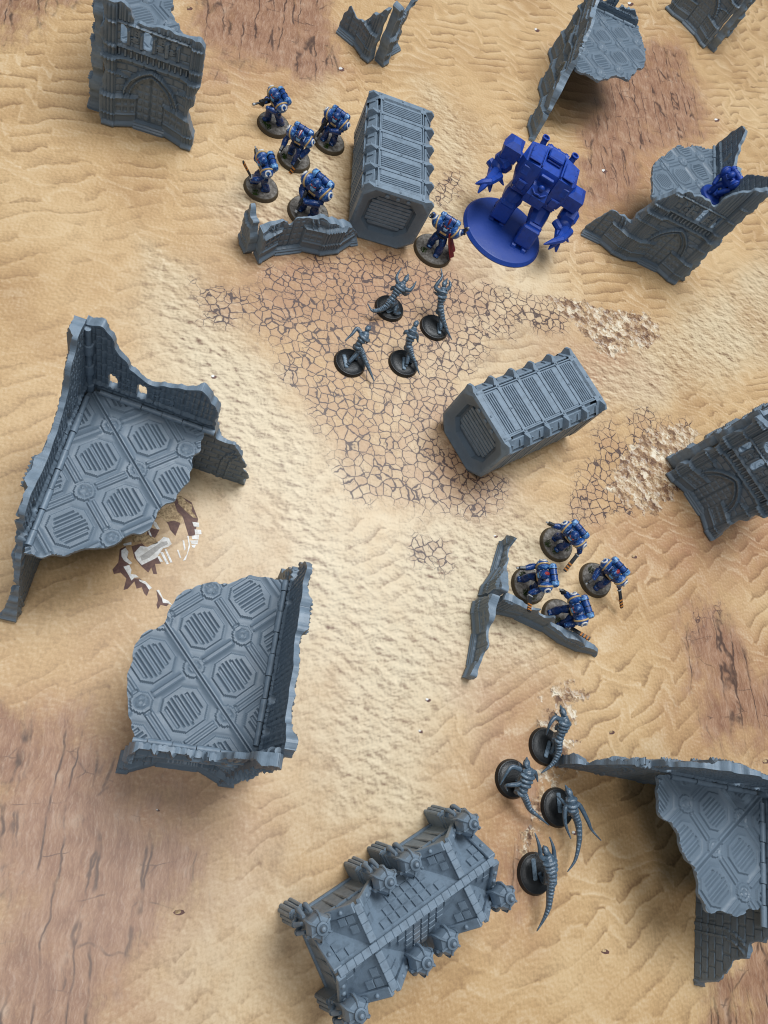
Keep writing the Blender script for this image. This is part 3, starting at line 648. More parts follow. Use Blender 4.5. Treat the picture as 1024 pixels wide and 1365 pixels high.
def floor_deck(root, org, degs, poly, res=0.75, z=FLOORZ, seed=0, a0=31.0, mod=34.0):
    """poly: outline in local mm (x, y); pattern laid out on the bisector of the two walls"""
    bis = (degs[0] + degs[1]) / 2
    ta = np.array([math.cos(math.radians(bis)), math.sin(math.radians(bis))]); tb = np.array([-ta[1], ta[0]])
    P = np.array([((x - org[0]) * ta[0] + (y - org[1]) * ta[1], (x - org[0]) * tb[0] + (y - org[1]) * tb[1]) for x, y in poly])
    lo, hi = P.min(0) - 3, P.max(0) + 3; nu, nv = ((hi - lo) / res).astype(int)
    def field(a, b):
        p = (a - a0) % mod - mod / 2; q = b % mod - mod / 2; ia = np.floor((a - a0) / mod); ib = np.floor(b / mod)
        na = (a - a0) - np.round((a - a0) / mod) * mod; nb = b - np.round(b / mod) * mod; rr = np.hypot(na, nb)
        e = np.minimum(np.abs(na), np.abs(nb))
        h = np.zeros(a.shape)
        h = np.where(e < 2.6, np.where((e > 0.9) & (e < 2.2), 0.9, 0.1), -0.2)
        ap, aq = np.abs(p), np.abs(q)
        oct2 = (np.maximum(ap, aq) < 13.2) & (ap + aq < 19.6); oc = (np.maximum(ap, aq) < 11.6) & (ap + aq < 17.6)
        h = np.where(oct2, -0.6, h); h = np.where(oc, 0.65, h)
        side = (ib == 0) | (ib == -1)
        sx, sy = np.where(side, p, q), np.where(side, q, p)
        sl = oc & (np.abs(sy) < 8.6) & (np.abs(sx) < 9.0 - 0.045 * sy ** 2 + 0.5 * np.sign(sy)) & (np.abs((sy + 1.35) % 2.7 - 1.35) < 0.52)
        h = np.where(sl, -0.55, h)
        boss = rr < 6.0
        h = np.where(rr < 7.4, -0.3, h); h = np.where(boss, 1.0, h); h = np.where((rr > 3.0) & (rr < 3.9), 0.4, h); h = np.where(rr < 1.5, 0.5, h)
        h = h + 0.25 * np.cos(np.arctan2(nb, na) * 6) * ((rr > 1.5) & (rr < 3.0))
        h = np.where(np.abs(b) < 0.75, -0.9, h); h = np.where((np.abs(b) >= 0.75) & (np.abs(b) < 1.7), 0.9, h)
        reg = np.where(b < 0, 0, 1)
        key = ((ia + 8).astype(int) * 16 + (ib + 8).astype(int))
        nk = ((np.round((a - a0) / mod) + 8).astype(int) * 16 + (np.round(b / mod) + 8).astype(int))
        reg = np.where(oc, 1000 + key, reg); reg = np.where(boss & (np.abs(b) > 1.7), 3000 + nk * 2 + (b > 0), reg)
        return h, reg
    au = lo[0] + (np.arange(nu) + .5) * res; bv = lo[1] + (np.arange(nv) + .5) * res; A, B = np.meshgrid(au, bv, indexing='ij')
    j1 = (fbm(A / 6, B / 6, seed + 2, 3) - .5) * 6.0; j2 = (fbm(A / 6, B / 6, seed + 3, 3) - .5) * 6.0
    far = sst(np.hypot(A, B), 20, 50)
    mask = inpoly(A + j1 * far, B + j2 * far, [tuple(q) for q in P]); _, reg = field(A, B)
    av = lo[0] + np.arange(nu + 1) * res; bw = lo[1] + np.arange(nv + 1) * res; AV, BV = np.meshgrid(av, bw, indexing='ij')
    h, _ = field(AV, BV); h = h + (fbm(AV / 2.5, BV / 2.5, seed + 7, 2) - .5) * 0.18
    org = np.array(org[:2], float)
    def tf(I, J, d):
        a = lo[0] + I * res; b = lo[1] + J * res; xy = org + a[..., None] * ta + b[..., None] * tb
        return np.concatenate([xy, (z + d)[..., None]], -1)
    nm = lambda r: 'floor_slab' if r < 1000 else 'floor_plate' if r < 3000 else 'floor_boss'
    return solid(root, nm, mask, reg, h, np.full(h.shape, -2.6), tf, GREY, 30, False)

def hinges(root, org, deg, side, u0, u1, z=FLOORZ, seg=13.5):
    """clip hinges along the joint between wall and floor"""
    t = np.array([math.cos(math.radians(deg)), math.sin(math.radians(deg)), 0]); n = np.array([-t[1], t[0], 0]) * side
    o = np.array([org[0], org[1], 0.0]); u = u0; k = 0
    while u < u1 - 3:
        e = min(u + seg, u1); r = 2.3 if k % 2 else 1.75
        mb = MB(); a = o + t * (u + .25) - n * 1.9 + np.array([0, 0, z + 0.6]); b = o + t * (e - .25) - n * 1.9 + np.array([0, 0, z + 0.6])
        mb.tube([a, b], r, 10); mb.obj('floor_hinge', GREY, root); u = e; k += 1
def post_hinge(root, org, degs, z0, z1):
    """vertical clip bars on the inside of a corner"""
    b = math.radians((degs[0] + degs[1]) / 2); d = np.array([math.cos(b), math.sin(b)])
    mb = MB(); p = np.array(org[:2]) + d * 2.0
    mb.tube([(p[0], p[1], z0), (p[0], p[1], z1)], 1.9, 10); mb.obj('corner_post', GREY, root)
    for zz in np.arange(z0 + 4, z1 - 8, 22):
        m2 = MB(); m2.tube([(p[0], p[1], zz), (p[0], p[1], zz + 9)], 3.1, 10); m2.obj('corner_hinge', GREY, root)

def corner_ruin(label, corner, walls, floor_px=None, res=0.8, seed=1, hinge=(), post=None, floor_k=None, group='ruined gothic buildings'):
    root = thing('ruined_building', label, 'ruin', (corner[0], corner[1], 0), 0, group)
    for i, w in enumerate(walls):
        wall_panel(root, w.get('org', (0, 0)), w['deg'], w['side'], w['poly'], w.get('res', res), w.get('u0', 0.0), w.get('jag', 1.5), seed * 31 + i * 7, **w.get('kw', {}))
    degs = [w['deg'] for w in walls]
    if floor_px is not None:
        k = floor_k or (lambda x, y: (x, y)); pl = []
        for q in floor_px:
            if len(q) == 3: pl.append((q[0], q[1]))           # local mm
            else: P = at(k(*q), FLOORZ); pl.append((P[0] - corner[0], P[1] - corner[1]))
        d0, d1 = degs[0], degs[1]
        while d1 - d0 > 180: d1 -= 360
        while d1 - d0 < -180: d1 += 360
        floor_deck(root, (0, 0), (d0, d1), pl, max(res, .75), seed=seed * 13)
    for (i, u0, u1) in hinge: hinges(root, walls[i].get('org', (0, 0)), walls[i]['deg'], walls[i]['side'], u0, u1)
    if post:
        d0, d1 = degs[0], degs[1]
        while d1 - d0 > 180: d1 -= 360
        while d1 - d0 < -180: d1 += 360
        post_hinge(root, (0, 0), (d0, d1), *post)
    return root

def dir_off(deg, a): return (a * math.cos(math.radians(deg)), a * math.sin(math.radians(deg)))
# left ruin with the tall corner post, over the printed skeleton
kG = crop(0, 410, 3.012)
corner_ruin('tall corner ruin with a two-piece triangular floor jutting over the printed skeleton', (-226.7, 29.4),
    [dict(deg=-99, side=-1, poly=[(0, 0), (146, 0), (141, 10), (137, 18), (131, 30), (126, 40), (121, 55), (113, 74), (105, 92), (96, 100), (88, 98), (76, 94), (60, 96), (48, 99), (38, 104), (30, 112), (22, 128), (15, 138), (0, 138)]),
     dict(deg=-12, side=1, poly=[(0, 0), (116, 0), (115, 12), (112, 30), (107, 44), (97, 60), (86, 57), (82, 66), (82, 84), (76, 103), (70, 110), (60, 104), (50, 99), (38, 96), (30, 100), (25, 106), (17, 122), (11, 134), (0, 136)])],
    [(2, -2, 0), (335, 352), (395, 335), (835, 480), (805, 560), (780, 600), (765, 700), (720, 755), (650, 800), (620, 850), (600, 890), (530, 900), (490, 945), (400, 965), (300, 980), (210, 1000), (120, 990), (90, 985), (335, 375)], 0.8, 1, ((0, 8, 112), (1, 8, 84)), (60, 132), kG)
# lower-left ruin
kH = crop(140, 740, 3.531)
corner_ruin('corner ruin whose wide six-plate floor lies just below the printed skeleton', (-102.7, -195.7),
    [dict(deg=173.6, side=1, poly=[(0, 0), (74, 0), (72, 12), (68, 30), (72, 60), (71, 84), (60, 86), (45, 89), (32, 86), (22, 96), (14, 112), (9, 132), (0, 134)]),
     dict(deg=83, side=-1, poly=[(0, 0), (128, 0), (128, 40), (122, 62), (116, 70), (112, 104), (104, 115), (90, 113), (74, 117), (60, 116), (45, 128), (34, 124), (20, 130), (8, 137), (0, 137)])],
    [(0, 1, 0), (345, 1090), (640, 950), (140, 888), (130, 800), (105, 760), (110, 690), (105, 600), (115, 540), (140, 490), (130, 410), (190, 370), (265, 340), (300, 290), (330, 210), (395, 150), (500, 135), (610, 120), (700, 95), (780, 115), (865, 125), (850, 210), (720, 930)][:1] + [(640, 955), (140, 888), (130, 800), (105, 760), (110, 690), (105, 600), (115, 540), (140, 490), (130, 410), (190, 370), (265, 340), (300, 290), (330, 210), (395, 150), (500, 135), (610, 120), (700, 95), (780, 115), (865, 125), (850, 210), (720, 930)], 0.8, 2, ((0, 8, 70), (1, 8, 110)), (60, 130), kH)
# lower-right ruin
kI = crop(740, 980, 3.606)
corner_ruin('corner ruin with a long jagged wall beside the tailed creatures, floor plates pale and ragged', (274, -210.2),
    [dict(deg=172, side=-1, poly=[(0, 0), (136, 0), (137, 16), (140, 26), (128, 34), (124, 62), (116, 78), (108, 84), (104, 100), (92, 114), (82, 116), (60, 120), (40, 112), (20, 128), (8, 138), (0, 138)]),
     dict(deg=-103.7, side=1, poly=[(0, 0), (135, 0), (126, 20), (119, 33), (113, 40), (110, 50), (103, 52), (97, 62), (93, 70), (90, 96), (70, 110), (40, 104), (20, 124), (0, 136)])],
    [(-1, -2, 0), (960, 290), (500, 185), (495, 230), (485, 300), (495, 390), (550, 410), (590, 480), (610, 540), (660, 630), (690, 700), (700, 780), (730, 850), (810, 860), (880, 870), (930, 830), (990, 830), (1000, 700), (1000, 340)], 0.8, 3, ((0, 8, 84), (1, 8, 92)), (60, 130), kI)
# ruin standing top left, front towards us
kA = crop(80, 0, 4.655)
corner_ruin('ruin with a pointed-arch front and window row, beside the squad of blue soldiers', (-262, 340),
    [dict(deg=-1.9, side=-1, poly=[(0, 0), (76, 0), (77, 13), (72, 34), (72, 53), (78, 63), (78, 85), (75, 99), (62, 96), (56, 99), (49, 98), (40, 96), (32, 97), (25, 93), (21, 101), (13, 107), (0, 106)]),
     dict(deg=88, side=1, poly=[(0, 0), (120, 0), (118, 50), (90, 90), (60, 100), (30, 118), (10, 112), (0, 108)])],
    [(0, 0, 0), (76, 1, 0), (72, 22, 0), (64, 34, 0), (55, 46, 0), (46, 62, 0), (45, 80, 0), (30, 100, 0), (5, 105, 0)], 0.9, 4, ((0, 8, 74),), None, kA)
# ruin on the right edge, dark front
corner_ruin('dark arched ruin front beside the white rubble, lattice windows along its top', (307, 90),
    [dict(deg=-58, side=-1, poly=[(0, 0), (78, 0), (75, 12), (72, 30), (73, 50), (77, 60), (78, 80), (72, 98), (60, 95), (45, 97), (36, 92), (25, 98), (18, 110), (0, 112)]),
     dict(deg=32, side=1, poly=[(0, 0), (110, 0), (108, 60), (80, 95), (50, 104), (25, 112), (12, 108), (0, 112)])],
    [(0, 0, 0), (38, -63, 0), (80, -40, 0), (100, 0, 0), (92, 50, 0), (60, 38, 0)], 0.85, 5, (), None)
# ruin with the unpainted soldier
kE = crop(760, 160, 3.879)
corner_ruin('slanting ruin front with the plain blue soldier perched on the floor behind it', (358, 346),
    [dict(deg=167.6, side=1, poly=[(0, 0), (126, 0), (128, 8), (124, 26), (118, 38), (102, 43), (89, 41), (91, 54), (89, 62), (86, 74), (82, 86), (76, 94), (58, 98), (42, 97), (30, 97), (26, 112), (20, 122), (8, 134), (0, 137)]),
     dict(deg=78, side=-1, poly=[(0, 0), (152, 0), (152, 60), (150, 74), (140, 104), (126, 110), (112, 102), (100, 97), (84, 94), (62, 96), (40, 122), (14, 136), (0, 137)])],
    [(0, 0, 0), (-74, 18, 0), (430, 400), (428, 310), (430, 235), (490, 180), (550, 130), (600, 138), (640, 128), (700, 145), (765, 148), (775, 290), (6, 40, 0)], 0.9, 6, ((1, 60, 150),), None, kE)
# tall ruin at the top
kC = crop(690, 0, 3.066)
corner_ruin('tall dark ruin wall with a pale bolted floor, behind the big blue walker', (236, 665),
    [dict(deg=-106.4, side=-1, poly=[(0, 0), (184, 0), (180, 14), (172, 30), (166, 44), (150, 62), (140, 84), (120, 92), (95, 100), (70, 96), (40, 104), (15, 116), (0, 116)]),
     dict(deg=-4, side=1, poly=[(0, 0), (72, 0), (70, 60), (66, 74), (52, 84), (40, 80), (20, 90), (0, 110)])],
    [(1, -1, 0), (285, 25), (490, 105), (515, 180), (525, 250), (515, 275), (480, 290), (460, 325), (400, 310), (330, 330), (290, 305), (232, 280)], 1.0, 7, ((0, 8, 96), (1, 8, 66)), None, kC)
# far ruin corner with lattice windows, top right
corner_ruin('small ruin corner with big lattice windows, standing alone beyond the red rock', (512, 822),
    [dict(deg=135, side=1, poly=[(0, 0), (84, 0), (84, 60), (78, 92), (0, 92)], kw=dict(lattice=(0, 1, 2, 3, 4, 5), openw=())),
     dict(deg=54, side=-1, poly=[(0, 0), (130, 0), (120, 70), (60, 84), (0, 92)], kw=dict(lattice=(0, 1, 2, 3, 4, 5), openw=()))], None, 1.0, 8)
# small corner of broken wall, top
corner_ruin('knee-high broken corner of fluted wall between two strips of red rock', (-12, 534),
    [dict(deg=147, side=1, poly=[(0, 0), (48, 0), (47, 30), (43, 34), (36, 25), (24, 28), (18, 44), (10, 46), (4, 56), (0, 58)]),
     dict(deg=52, side=-1, poly=[(0, 0), (44, 0), (38, 22), (40, 36), (42, 60), (34, 62), (30, 46), (14, 56), (4, 64), (0, 62)])], None, 0.9, 9, group='low broken corner walls')
# low broken walls used as cover
corner_ruin('low broken wall hugging the upright crate end, shielding the gunner', (-123, 229),
    [dict(deg=25.5, side=-1, poly=[(0, 0), (104, 0), (103, 12), (98, 18), (86, 24), (80, 30), (70, 34), (60, 38), (54, 44), (44, 38), (36, 38), (28, 33), (24, 38), (13, 36), (0, 36)], u0=-7),
     dict(deg=118, side=1, kw=dict(amp=.6), poly=[(0, 0), (18, 0), (18, 28), (15, 44), (9, 40), (5, 36), (0, 37)])], None, 0.75, 10, group='low broken corner walls')
corner_ruin('low three-armed broken wall in front of the four soldiers with red and blue helmets', (90, -66),
    [dict(deg=70, side=1, kw=dict(amp=.7), poly=[(0, 0), (54, 0), (56, 20), (52, 26), (47, 12), (34, 16), (24, 22), (12, 30), (0, 33)]),
     dict(deg=-19, side=-1, kw=dict(amp=.5), poly=[(0, 0), (106, 0), (104, 8), (92, 12), (84, 18), (66, 15), (50, 19), (46, 30), (42, 22), (36, 21), (32, 31), (24, 26), (12, 26), (0, 30)]),
     dict(deg=-103, side=-1, org=(-6, -4), kw=dict(amp=.6), poly=[(0, 0), (62, 0), (60, 14), (46, 16), (40, 24), (28, 22), (16, 28), (0, 32)])], None, 0.75, 11, group='low broken corner walls')

# ================================================================== ARMOURED CRATES
def make_crate():
    L, Wd, Hh, ch = 120.0, 65.0, 62.0, 9.0
    root = thing('armoured_crate', '', '', (0, 0, 0), 0)
    def octo(w, z0, z1, c): h = w / 2; b = c * 1.35; return [(-h + b, z0), (h - b, z0), (h, z0 + b), (h, z1 - c), (h - c, z1), (-h + c, z1), (-h, z1 - c), (-h, z0 + b)]
    FR = np.array([[0, 0, 1.0], [1, 0, 0], [0, 1, 0]])     # a -> y, b -> z, extrude along x
    MB().prism(octo(Wd - 5, 1.5, Hh - 2.6, ch - .6), FR, (0, 0, 0), -L / 2 + 13, L / 2 - 13).obj('body', GREY, root, 30)
    xs = np.linspace(-L / 2 + 2.2, L / 2 - 2.2, 6)
    for i, x in enumerate(xs):
        w = 2.2 if i in (0, 5) else 1.7
        rb = MB().prism(octo(Wd, 0, Hh, ch), FR, (0, 0, 0), x - w, x + w) if 0 < i < 5 else MB()
        if i in (0, 5):
            # end cap: outer ring sloping in to a sunk slatted panel
            sg = -1 if i == 0 else 1; O = octo(Wd, 0, Hh, ch); I = octo(Wd - 19, 9, Hh - 12, 7.5); V = []; n = 8
            xo, xm, xi = x - sg * (w + 4), x + sg * w, x - sg * 1.8
            for X, pl in ((xo, O), (xm, O), (xm + sg * 1.0, [(a * .93, b * .93 + Hh * .033) for a, b in O]), (xi, I), (xi - sg * 5.0, [(a * .95, b * .95 + Hh * .025) for a, b in I])):
                V += [(X, a, b) for a, b in pl]
            F = [(k * n + j, k * n + (j + 1) % n, (k + 1) * n + (j + 1) % n, (k + 1) * n + j) for k in range(4) for j in range(n)]
            F += [tuple(range(4 * n, 5 * n))]
            rb.add(V, F)
            ring = rb.obj('end_frame', GREY, root, 25)
            for q in range(8):
                zz = 15.5 + q * 4.1; hw = (Wd - 24) / 2 - (3.5 if q in (0, 7) else 0)
                MB().box((xi - sg * 4.6, 0, zz), (2.0, hw * 2 - 2, 3.5), ch=.35).obj('end_slat', GREYD if False else GREY, ring)
            for q in (-10, 0, 10):
                MB().lathe((xm - sg * .1, q, Hh - 6.2), [(1.9, 0), (1.9, .9), (1.3, 1.2), (.1, 1.25)], 12, rotm(0, 90 * sg, 0)).obj('bolt', GREY, ring)
        else:
            ring = rb.obj('rib', GREY, root, 30)
        for sy in (-1, 1):
            # pointed buttress on the shoulder of each rib
            h = Wd / 2
            MB().hull([(x - 2.4, sy * (h - 9), Hh - .5), (x + 2.4, sy * (h - 9), Hh - .5), (x - 2.4, sy * (h - .5), Hh - 9.5), (x + 2.4, sy * (h - .5), Hh - 9.5),
                       (x - 1.5, sy * (h + .8), Hh - 2.2), (x + 1.5, sy * (h + .8), Hh - 2.2), (x - .9, sy * (h - 3.0), Hh + .9), (x + .9, sy * (h - 3.0), Hh + .9)]).obj('rib_horn', GREY, ring, 30)
            for yy in (h - 11,):
                MB().ell((x, sy * yy, Hh + .1), (1.1, 1.1, .8), None, 10, 6).obj('rivet', GREY, ring)
        MB().ell((x, 0, Hh + .1), (1.1, 1.1, .8), None, 10, 6).obj('rivet', GREY, ring)
    for i in range(5):
        x0, x1 = xs[i] + 1.9, xs[i + 1] - 1.9; xc = (x0 + x1) / 2; ww = x1 - x0
        pn = MB().box((xc, 0, Hh - 1.9), (ww, Wd - 2 * ch - 6, 2.0), ch=.5).obj('roof_panel', GREY, root, 30)
        for q in range(6):
            MB().box((x0 + 1.6 + q * 2.3, 0, Hh - .55), (1.35, Wd - 2 * ch - 9, 1.5), ch=.25).obj('slat', GREY, pn, 30)
        MB().box((x1 - 3.2, 0, Hh - .7), (5.6, Wd - 2 * ch - 9, 1.4), ch=.35).obj('roof_plate', GREY, pn, 30)
        for sy in (-1, 1):
            MB().box((xc, sy * (Wd / 2 - ch - 2.2), Hh - .6), (ww + 1.0, 1.3, 1.6), ch=.3).obj('rail', GREY, pn, 30)
            h = Wd / 2
            c = np.array([xc, sy * (h - ch / 2 - .9), Hh - ch / 2 - .9])
            sp = MB().box(c, (ww, 9.0, 1.8), rotm(-45 * sy, 0, 0), ch=.4).obj('shoulder_panel', GREY, root, 30)
            a = MB(); a.tube([c + (-ww * .28, sy * .9, 2.2), c + (-ww * .28, sy * 4.2, -3.2)], 1.0, 8); a.obj('latch', GREY, sp)
            a = MB(); a.box(c + np.array([ww * .22, sy * 1.1, 1.1]), (1.4, 5.5, 1.3), rotm(-45 * sy, 0, 0), ch=.3); a.obj('latch', GREY, sp)
            side = MB().box((xc, sy * (h - 2.2), Hh / 2 - 1), (ww, 2.4, Hh - 2 * ch - 3), ch=.5).obj('side_panel', GREY, root, 30)
            for q in range(4):
                MB().box((x0 + 2.8 + q * (ww - 5.6) / 3, sy * (h - .9), Hh / 2 - 1), (2.2, 1.2, Hh - 2 * ch - 10), ch=.3).obj('slat', GREY, side, 30)
            MB().tube([(xc - ww / 2, sy * (h - .6), Hh - ch - 3.0), (xc + ww / 2, sy * (h - .6), Hh - ch - 3.0)], .9, 8).obj('locking_bar', GREY, side)
    return root
def copy_tree(o, parent=None):
    c = o.copy(); col.objects.link(c); c.parent = parent
    for ch in o.children: copy_tree(ch, c)
    return c
crate = make_crate()
tag(crate, 'grey armoured crate touching the low wall and the squad of blue soldiers', 'crate', 'grey armoured crates')
crate.location = (-5.5 * S, 337.5 * S, 0); crate.rotation_euler = (0, 0, math.radians(88.3))
crate2 = copy_tree(crate)
tag(crate2, 'grey armoured crate standing alone on the edge of the cracked earth', 'crate', 'grey armoured crates')
crate2.location = (118 * S, 98.5 * S, 0); crate2.rotation_euler = (0, 0, math.radians(31.2))

# ================================================================== SHRINE with cross-gabled roof
def make_shrine():
    root = thing('gothic_shrine', 'grey gothic shrine with riveted cross-gabled roof and eight lantern-topped pillars', 'building', (-1, -276.7, 0), 28.5)
    ZR, ZE, hv, bu = 65.0, 38.0, 23.0, 22.5; XB = 32.0
    # battered walls
    mb = MB()
    for sx in (-1, 1):
        mb.hull([(sx * XB + a * 22.5, b * 22.5, 0) for a in (-1, 1) for b in (-1, 1)] + [(sx * XB + a * 21, b * 21, ZE + 1) for a in (-1, 1) for b in (-1, 1)])
    mb.hull([(a * 14, b * 21, 0) for a in (-1, 1) for b in (-1, 1)] + [(a * 14, b * 19, ZE) for a in (-1, 1) for b in (-1, 1)])
    wall = mb.obj('wall', GREY, root, 30)
    wall['kind'] = 'stuff'
    def course(zz, e, h):
        for sx in (-1, 1): MB().box((sx * XB, 0, zz), (2 * e, 2 * e, h), ch=.6).obj('cornice', GREY, wall, 30)
    course(1.8, 23.6, 3.6); course(35.5, 22.6, 2.2)
    for sx in (-1, 1):
        for (fx, fy) in ((0, 1), (0, -1), (sx, 0)):
            for q in (-12, -4, 4, 12):
                c = np.array([sx * XB + fx * 21.9 + (q if fy else 0), fy * 21.9 + (0 if fy else q), 22]); s = (3.0, 1.6, 32) if fy else (1.6, 3.0, 32)
                MB().box(c, s, ch=.6).obj('wall_rib', GREY, wall, 30)
            # gable triangle under the roof
            P = [(-20, ZE - 2), (20, ZE - 2), (0, ZR - 2.5)]
            fr = np.array([[1, 0, 0], [0, 0, 1], [0, 1, 0]]).T if fy else np.array([[0, 1, 0], [0, 0, 1], [1, 0, 0]]).T
            o = (sx * XB, fy * 20.5, 0) if fy else (sx * XB + fx * 20.5, 0, 0)
            MB().prism(P, fr, o, -1, 1).obj('gable', GREY, wall, 30)
    # roof faces: (polygon, name)
    polys = []
    for sx in (-1, 1):
        C = np.array([sx * XB, 0, ZR])
        E_ = np.array([sx * (XB + hv + 1.2), 0, ZR])
        for sy in (-1, 1):
            A = np.array([sx * XB, sy * (hv + 1.2), ZR])
            co = np.array([sx * (XB + bu), sy * bu, ZE]); ci = np.array([sx * 9.5, sy * bu, ZE])
            eo = np.array([sx * (XB + hv + 1.2), sy * bu, ZE]); ao = np.array([sx * (XB + bu), sy * (hv + 1.2), ZE]); ai = np.array([sx * 9.5, sy * (hv + 1.2), ZE])
            polys += [[C, E_, eo, co], [C, A, ao, co], [C, A, ai, ci]]
    for sy in (-1, 1):
        polys.append([np.array([-XB, 0, ZR]), np.array([XB, 0, ZR]), np.array([9.5, sy * bu, ZE]), np.array([-9.5, sy * bu, ZE])])
    proto = None
    for pl in polys:
        n = np.cross(pl[1] - pl[0], pl[2] - pl[0]); n /= np.linalg.norm(n)
        if n[2] < 0: n = -n
        mb = MB(); V = [p + n * .0 for p in pl] + [p - n * 2.0 for p in pl]; k = len(pl)
        mb.add(V, [tuple(range(k)), tuple(range(k, 2 * k))[::-1]] + [(i, (i + 1) % k, k + (i + 1) % k, k + i) for i in range(k)])
        slope = mb.obj('roof_slope', GREY, root, 30)
        # tiles laid on the slope along its ridge
        ex = pl[1] - pl[0]; lr = np.linalg.norm(ex); ex /= lr; ey = np.cross(n, ex)
        c0 = sum(pl) / k
        if np.dot(c0 - pl[0], ey) < 0: ey = -ey
        q2 = [(np.dot(p - pl[0], ex), np.dot(p - pl[0], ey)) for p in pl]
        tw, th = 5.6, 6.0; fr = np.array([ex, ey, n]).T
        if proto is None: pass
        y = 4.2; r = 0
        while y < 30:
            xq = -lr
            while xq < 2 * lr:
                cx, cy = xq + tw / 2, y + th / 2
                X, Y = np.array([cx - 2.5, cx + 2.5, cx - 2.5, cx + 2.5]), np.array([cy - 2.7, cy - 2.7, cy + 2.7, cy + 2.7])
                sd = sdpoly(X, Y, q2)
                if sd.min() > 1.2:
                    m2 = MB(); hgt = 1.15 + rnd.uniform(-.12, .12); c = pl[0] + ex * cx + ey * cy
                    P = [c + ex * a * (tw / 2 - .42) + ey * b * (th / 2 - .42) - n * .2 for a in (-1, 1) for b in (-1, 1)] + [c + ex * a * (tw / 2 - .62) + ey * b * (th / 2 - .62) + n * hgt for a in (-1, 1) for b in (-1, 1)]
                    m2.hull(P); m2.obj('roof_tile', GREY, slope, 30)
                xq += tw
            y += th; r += 1
    # ridge caps and barge boards
    def beam(a, b, w, h, nm, seg=5.2, nrm=(0, 0, 1)):
        a, b = np.array(a, float), np.array(b, float); d = b - a; l = np.linalg.norm(d); k = max(1, int(round(l / seg))); fr = frame(d, nrm)
        for i in range(k):
            c = a + d * ((i + .5) / k); MB().box(c, (w, l / k - .08, h), fr, ch=.28).obj(nm, GREY, root, 30)
    beam((-XB - 24, 0, ZR + .5), (XB + 24, 0, ZR + .5), 4.6, 1.6, 'ridge_cap')
    for sx in (-1, 1):
        for sy in (-1, 1): beam((sx * XB, sy * 3, ZR + .5), (sx * XB, sy * 24.2, ZR + .5), 4.6, 1.6, 'ridge_cap')
        ends = [((sx * XB, 0), (0, 1)), ((sx * XB, 0), (0, -1)), ((sx * XB, 0), (sx, 0))]
        for (o, f) in ends:
            for s in (-1, 1):
                if f[0]: a = (o[0] + f[0] * 23.4, s * 1.5, ZR + .2); b = (o[0] + f[0] * 23.4, s * 22, ZE + .4)
                else: a = (o[0] + s * 1.5, f[1] * 23.4, ZR + .2); b = (o[0] + s * 22, f[1] * 23.4, ZE + .4)
                a, b = np.array(a), np.array(b); d = b - a; l = np.linalg.norm(d); nr = np.cross(d, (f[0], f[1], 0)); nr = nr if nr[2] > 0 else -nr; nr /= np.linalg.norm(nr)
                fr = frame(d, nr)
                bb = MB().box((a + b) / 2 + nr * .2, (5.4, l, 3.2), fr, ch=.5).obj('barge_board', GREY, root, 30)
                for t in (.28, .55, .8):
                    MB().ell(a + d * t + nr * 1.9, (1.4, 1.4, 1.3), None, 10, 6).obj('rivet', GREY, bb)
    # pillars with lanterns
    for sx in (-1, 1):
        for ux in (54.2, 9.2):
            for sy in (-1, 1):
                x, y = sx * ux, sy * 23.6; ox, oy = (sx * 2.2 if ux > 20 else 0), sy * 2.6
                p = MB(); p.hull([(x + ox * 1.2 + a * 4.8, y + oy * 1.2 + b * 4.8, 0) for a in (-1, 1) for b in (-1, 1)] + [(x + a * 4.2, y + b * 4.2, 52) for a in (-1, 1) for b in (-1, 1)])
                pil = p.obj('pillar', GREY, root, 30)
                for zz, e in ((22, 5.2), (27, 5.6), (32, 5.3), (49, 5.2)):
                    t = zz / 52; MB().box((x + ox * 1.5 * (1 - t), y + oy * 1.5 * (1 - t), zz), (e * 1.9, e * 1.9, 2.2), ch=.8).obj('pillar_band', GREY, pil, 30)
                for dx_, dy_ in (((sx, 0), (0, sy)) if ux > 20 else ((0, sy),)):
                    for q in (-3.2, 0, 3.2):
                        tx, ty = (0, q) if dx_ else (q, 0)
                        b0 = np.array([x + ox * 1.2 + dx_ * 4.9 + tx, y + oy * 1.2 + dy_ * 4.9 + ty, 0]); b1 = np.array([x + ox * .7 + dx_ * 4.8 + tx * .9, y + oy * .7 + dy_ * 4.8 + ty * .9, 23])
                        MB().tube([b0, (b0 + b1) / 2, b1], [1.5, 1.5, 1.3], 8).obj('pillar_fin', GREY, pil, 40)
                    sc_ = [np.array([x + ox * .6 + dx_ * r_, y + oy * .6 + dy_ * r_, zz]) for r_, zz in ((4.4, 33), (7.2, 36), (8.0, 40), (6.6, 44), (5.0, 47.5))]
                    for q in (-2.4, 2.4): MB().tube([v + ((0, q, 0) if dx_ else (q, 0, 0)) for v in sc_], [1.2, 1.6, 1.6, 1.4, 1.1], 8, 3).obj('scroll_bracket', GREY, pil, 50)
                lan = MB().lathe((x, y, 0), [(4.4, 48.5), (7.2, 51.5), (7.9, 54.5), (7.5, 58.8), (6.2, 61.8), (3.8, 63.4), (3.4, 64.4)], 6, rotm(0, 0, 12)).obj('lantern', GREY, pil, 20)
                MB().lathe((x, y, 0), [(3.2, 63.6), (3.4, 65.6), (2.4, 66.4), (2.2, 66.0), (1.8, 66.6), (1.2, 68.2), (.1, 68.8)], 16).obj('lantern_cap', GREY, pil, 40)
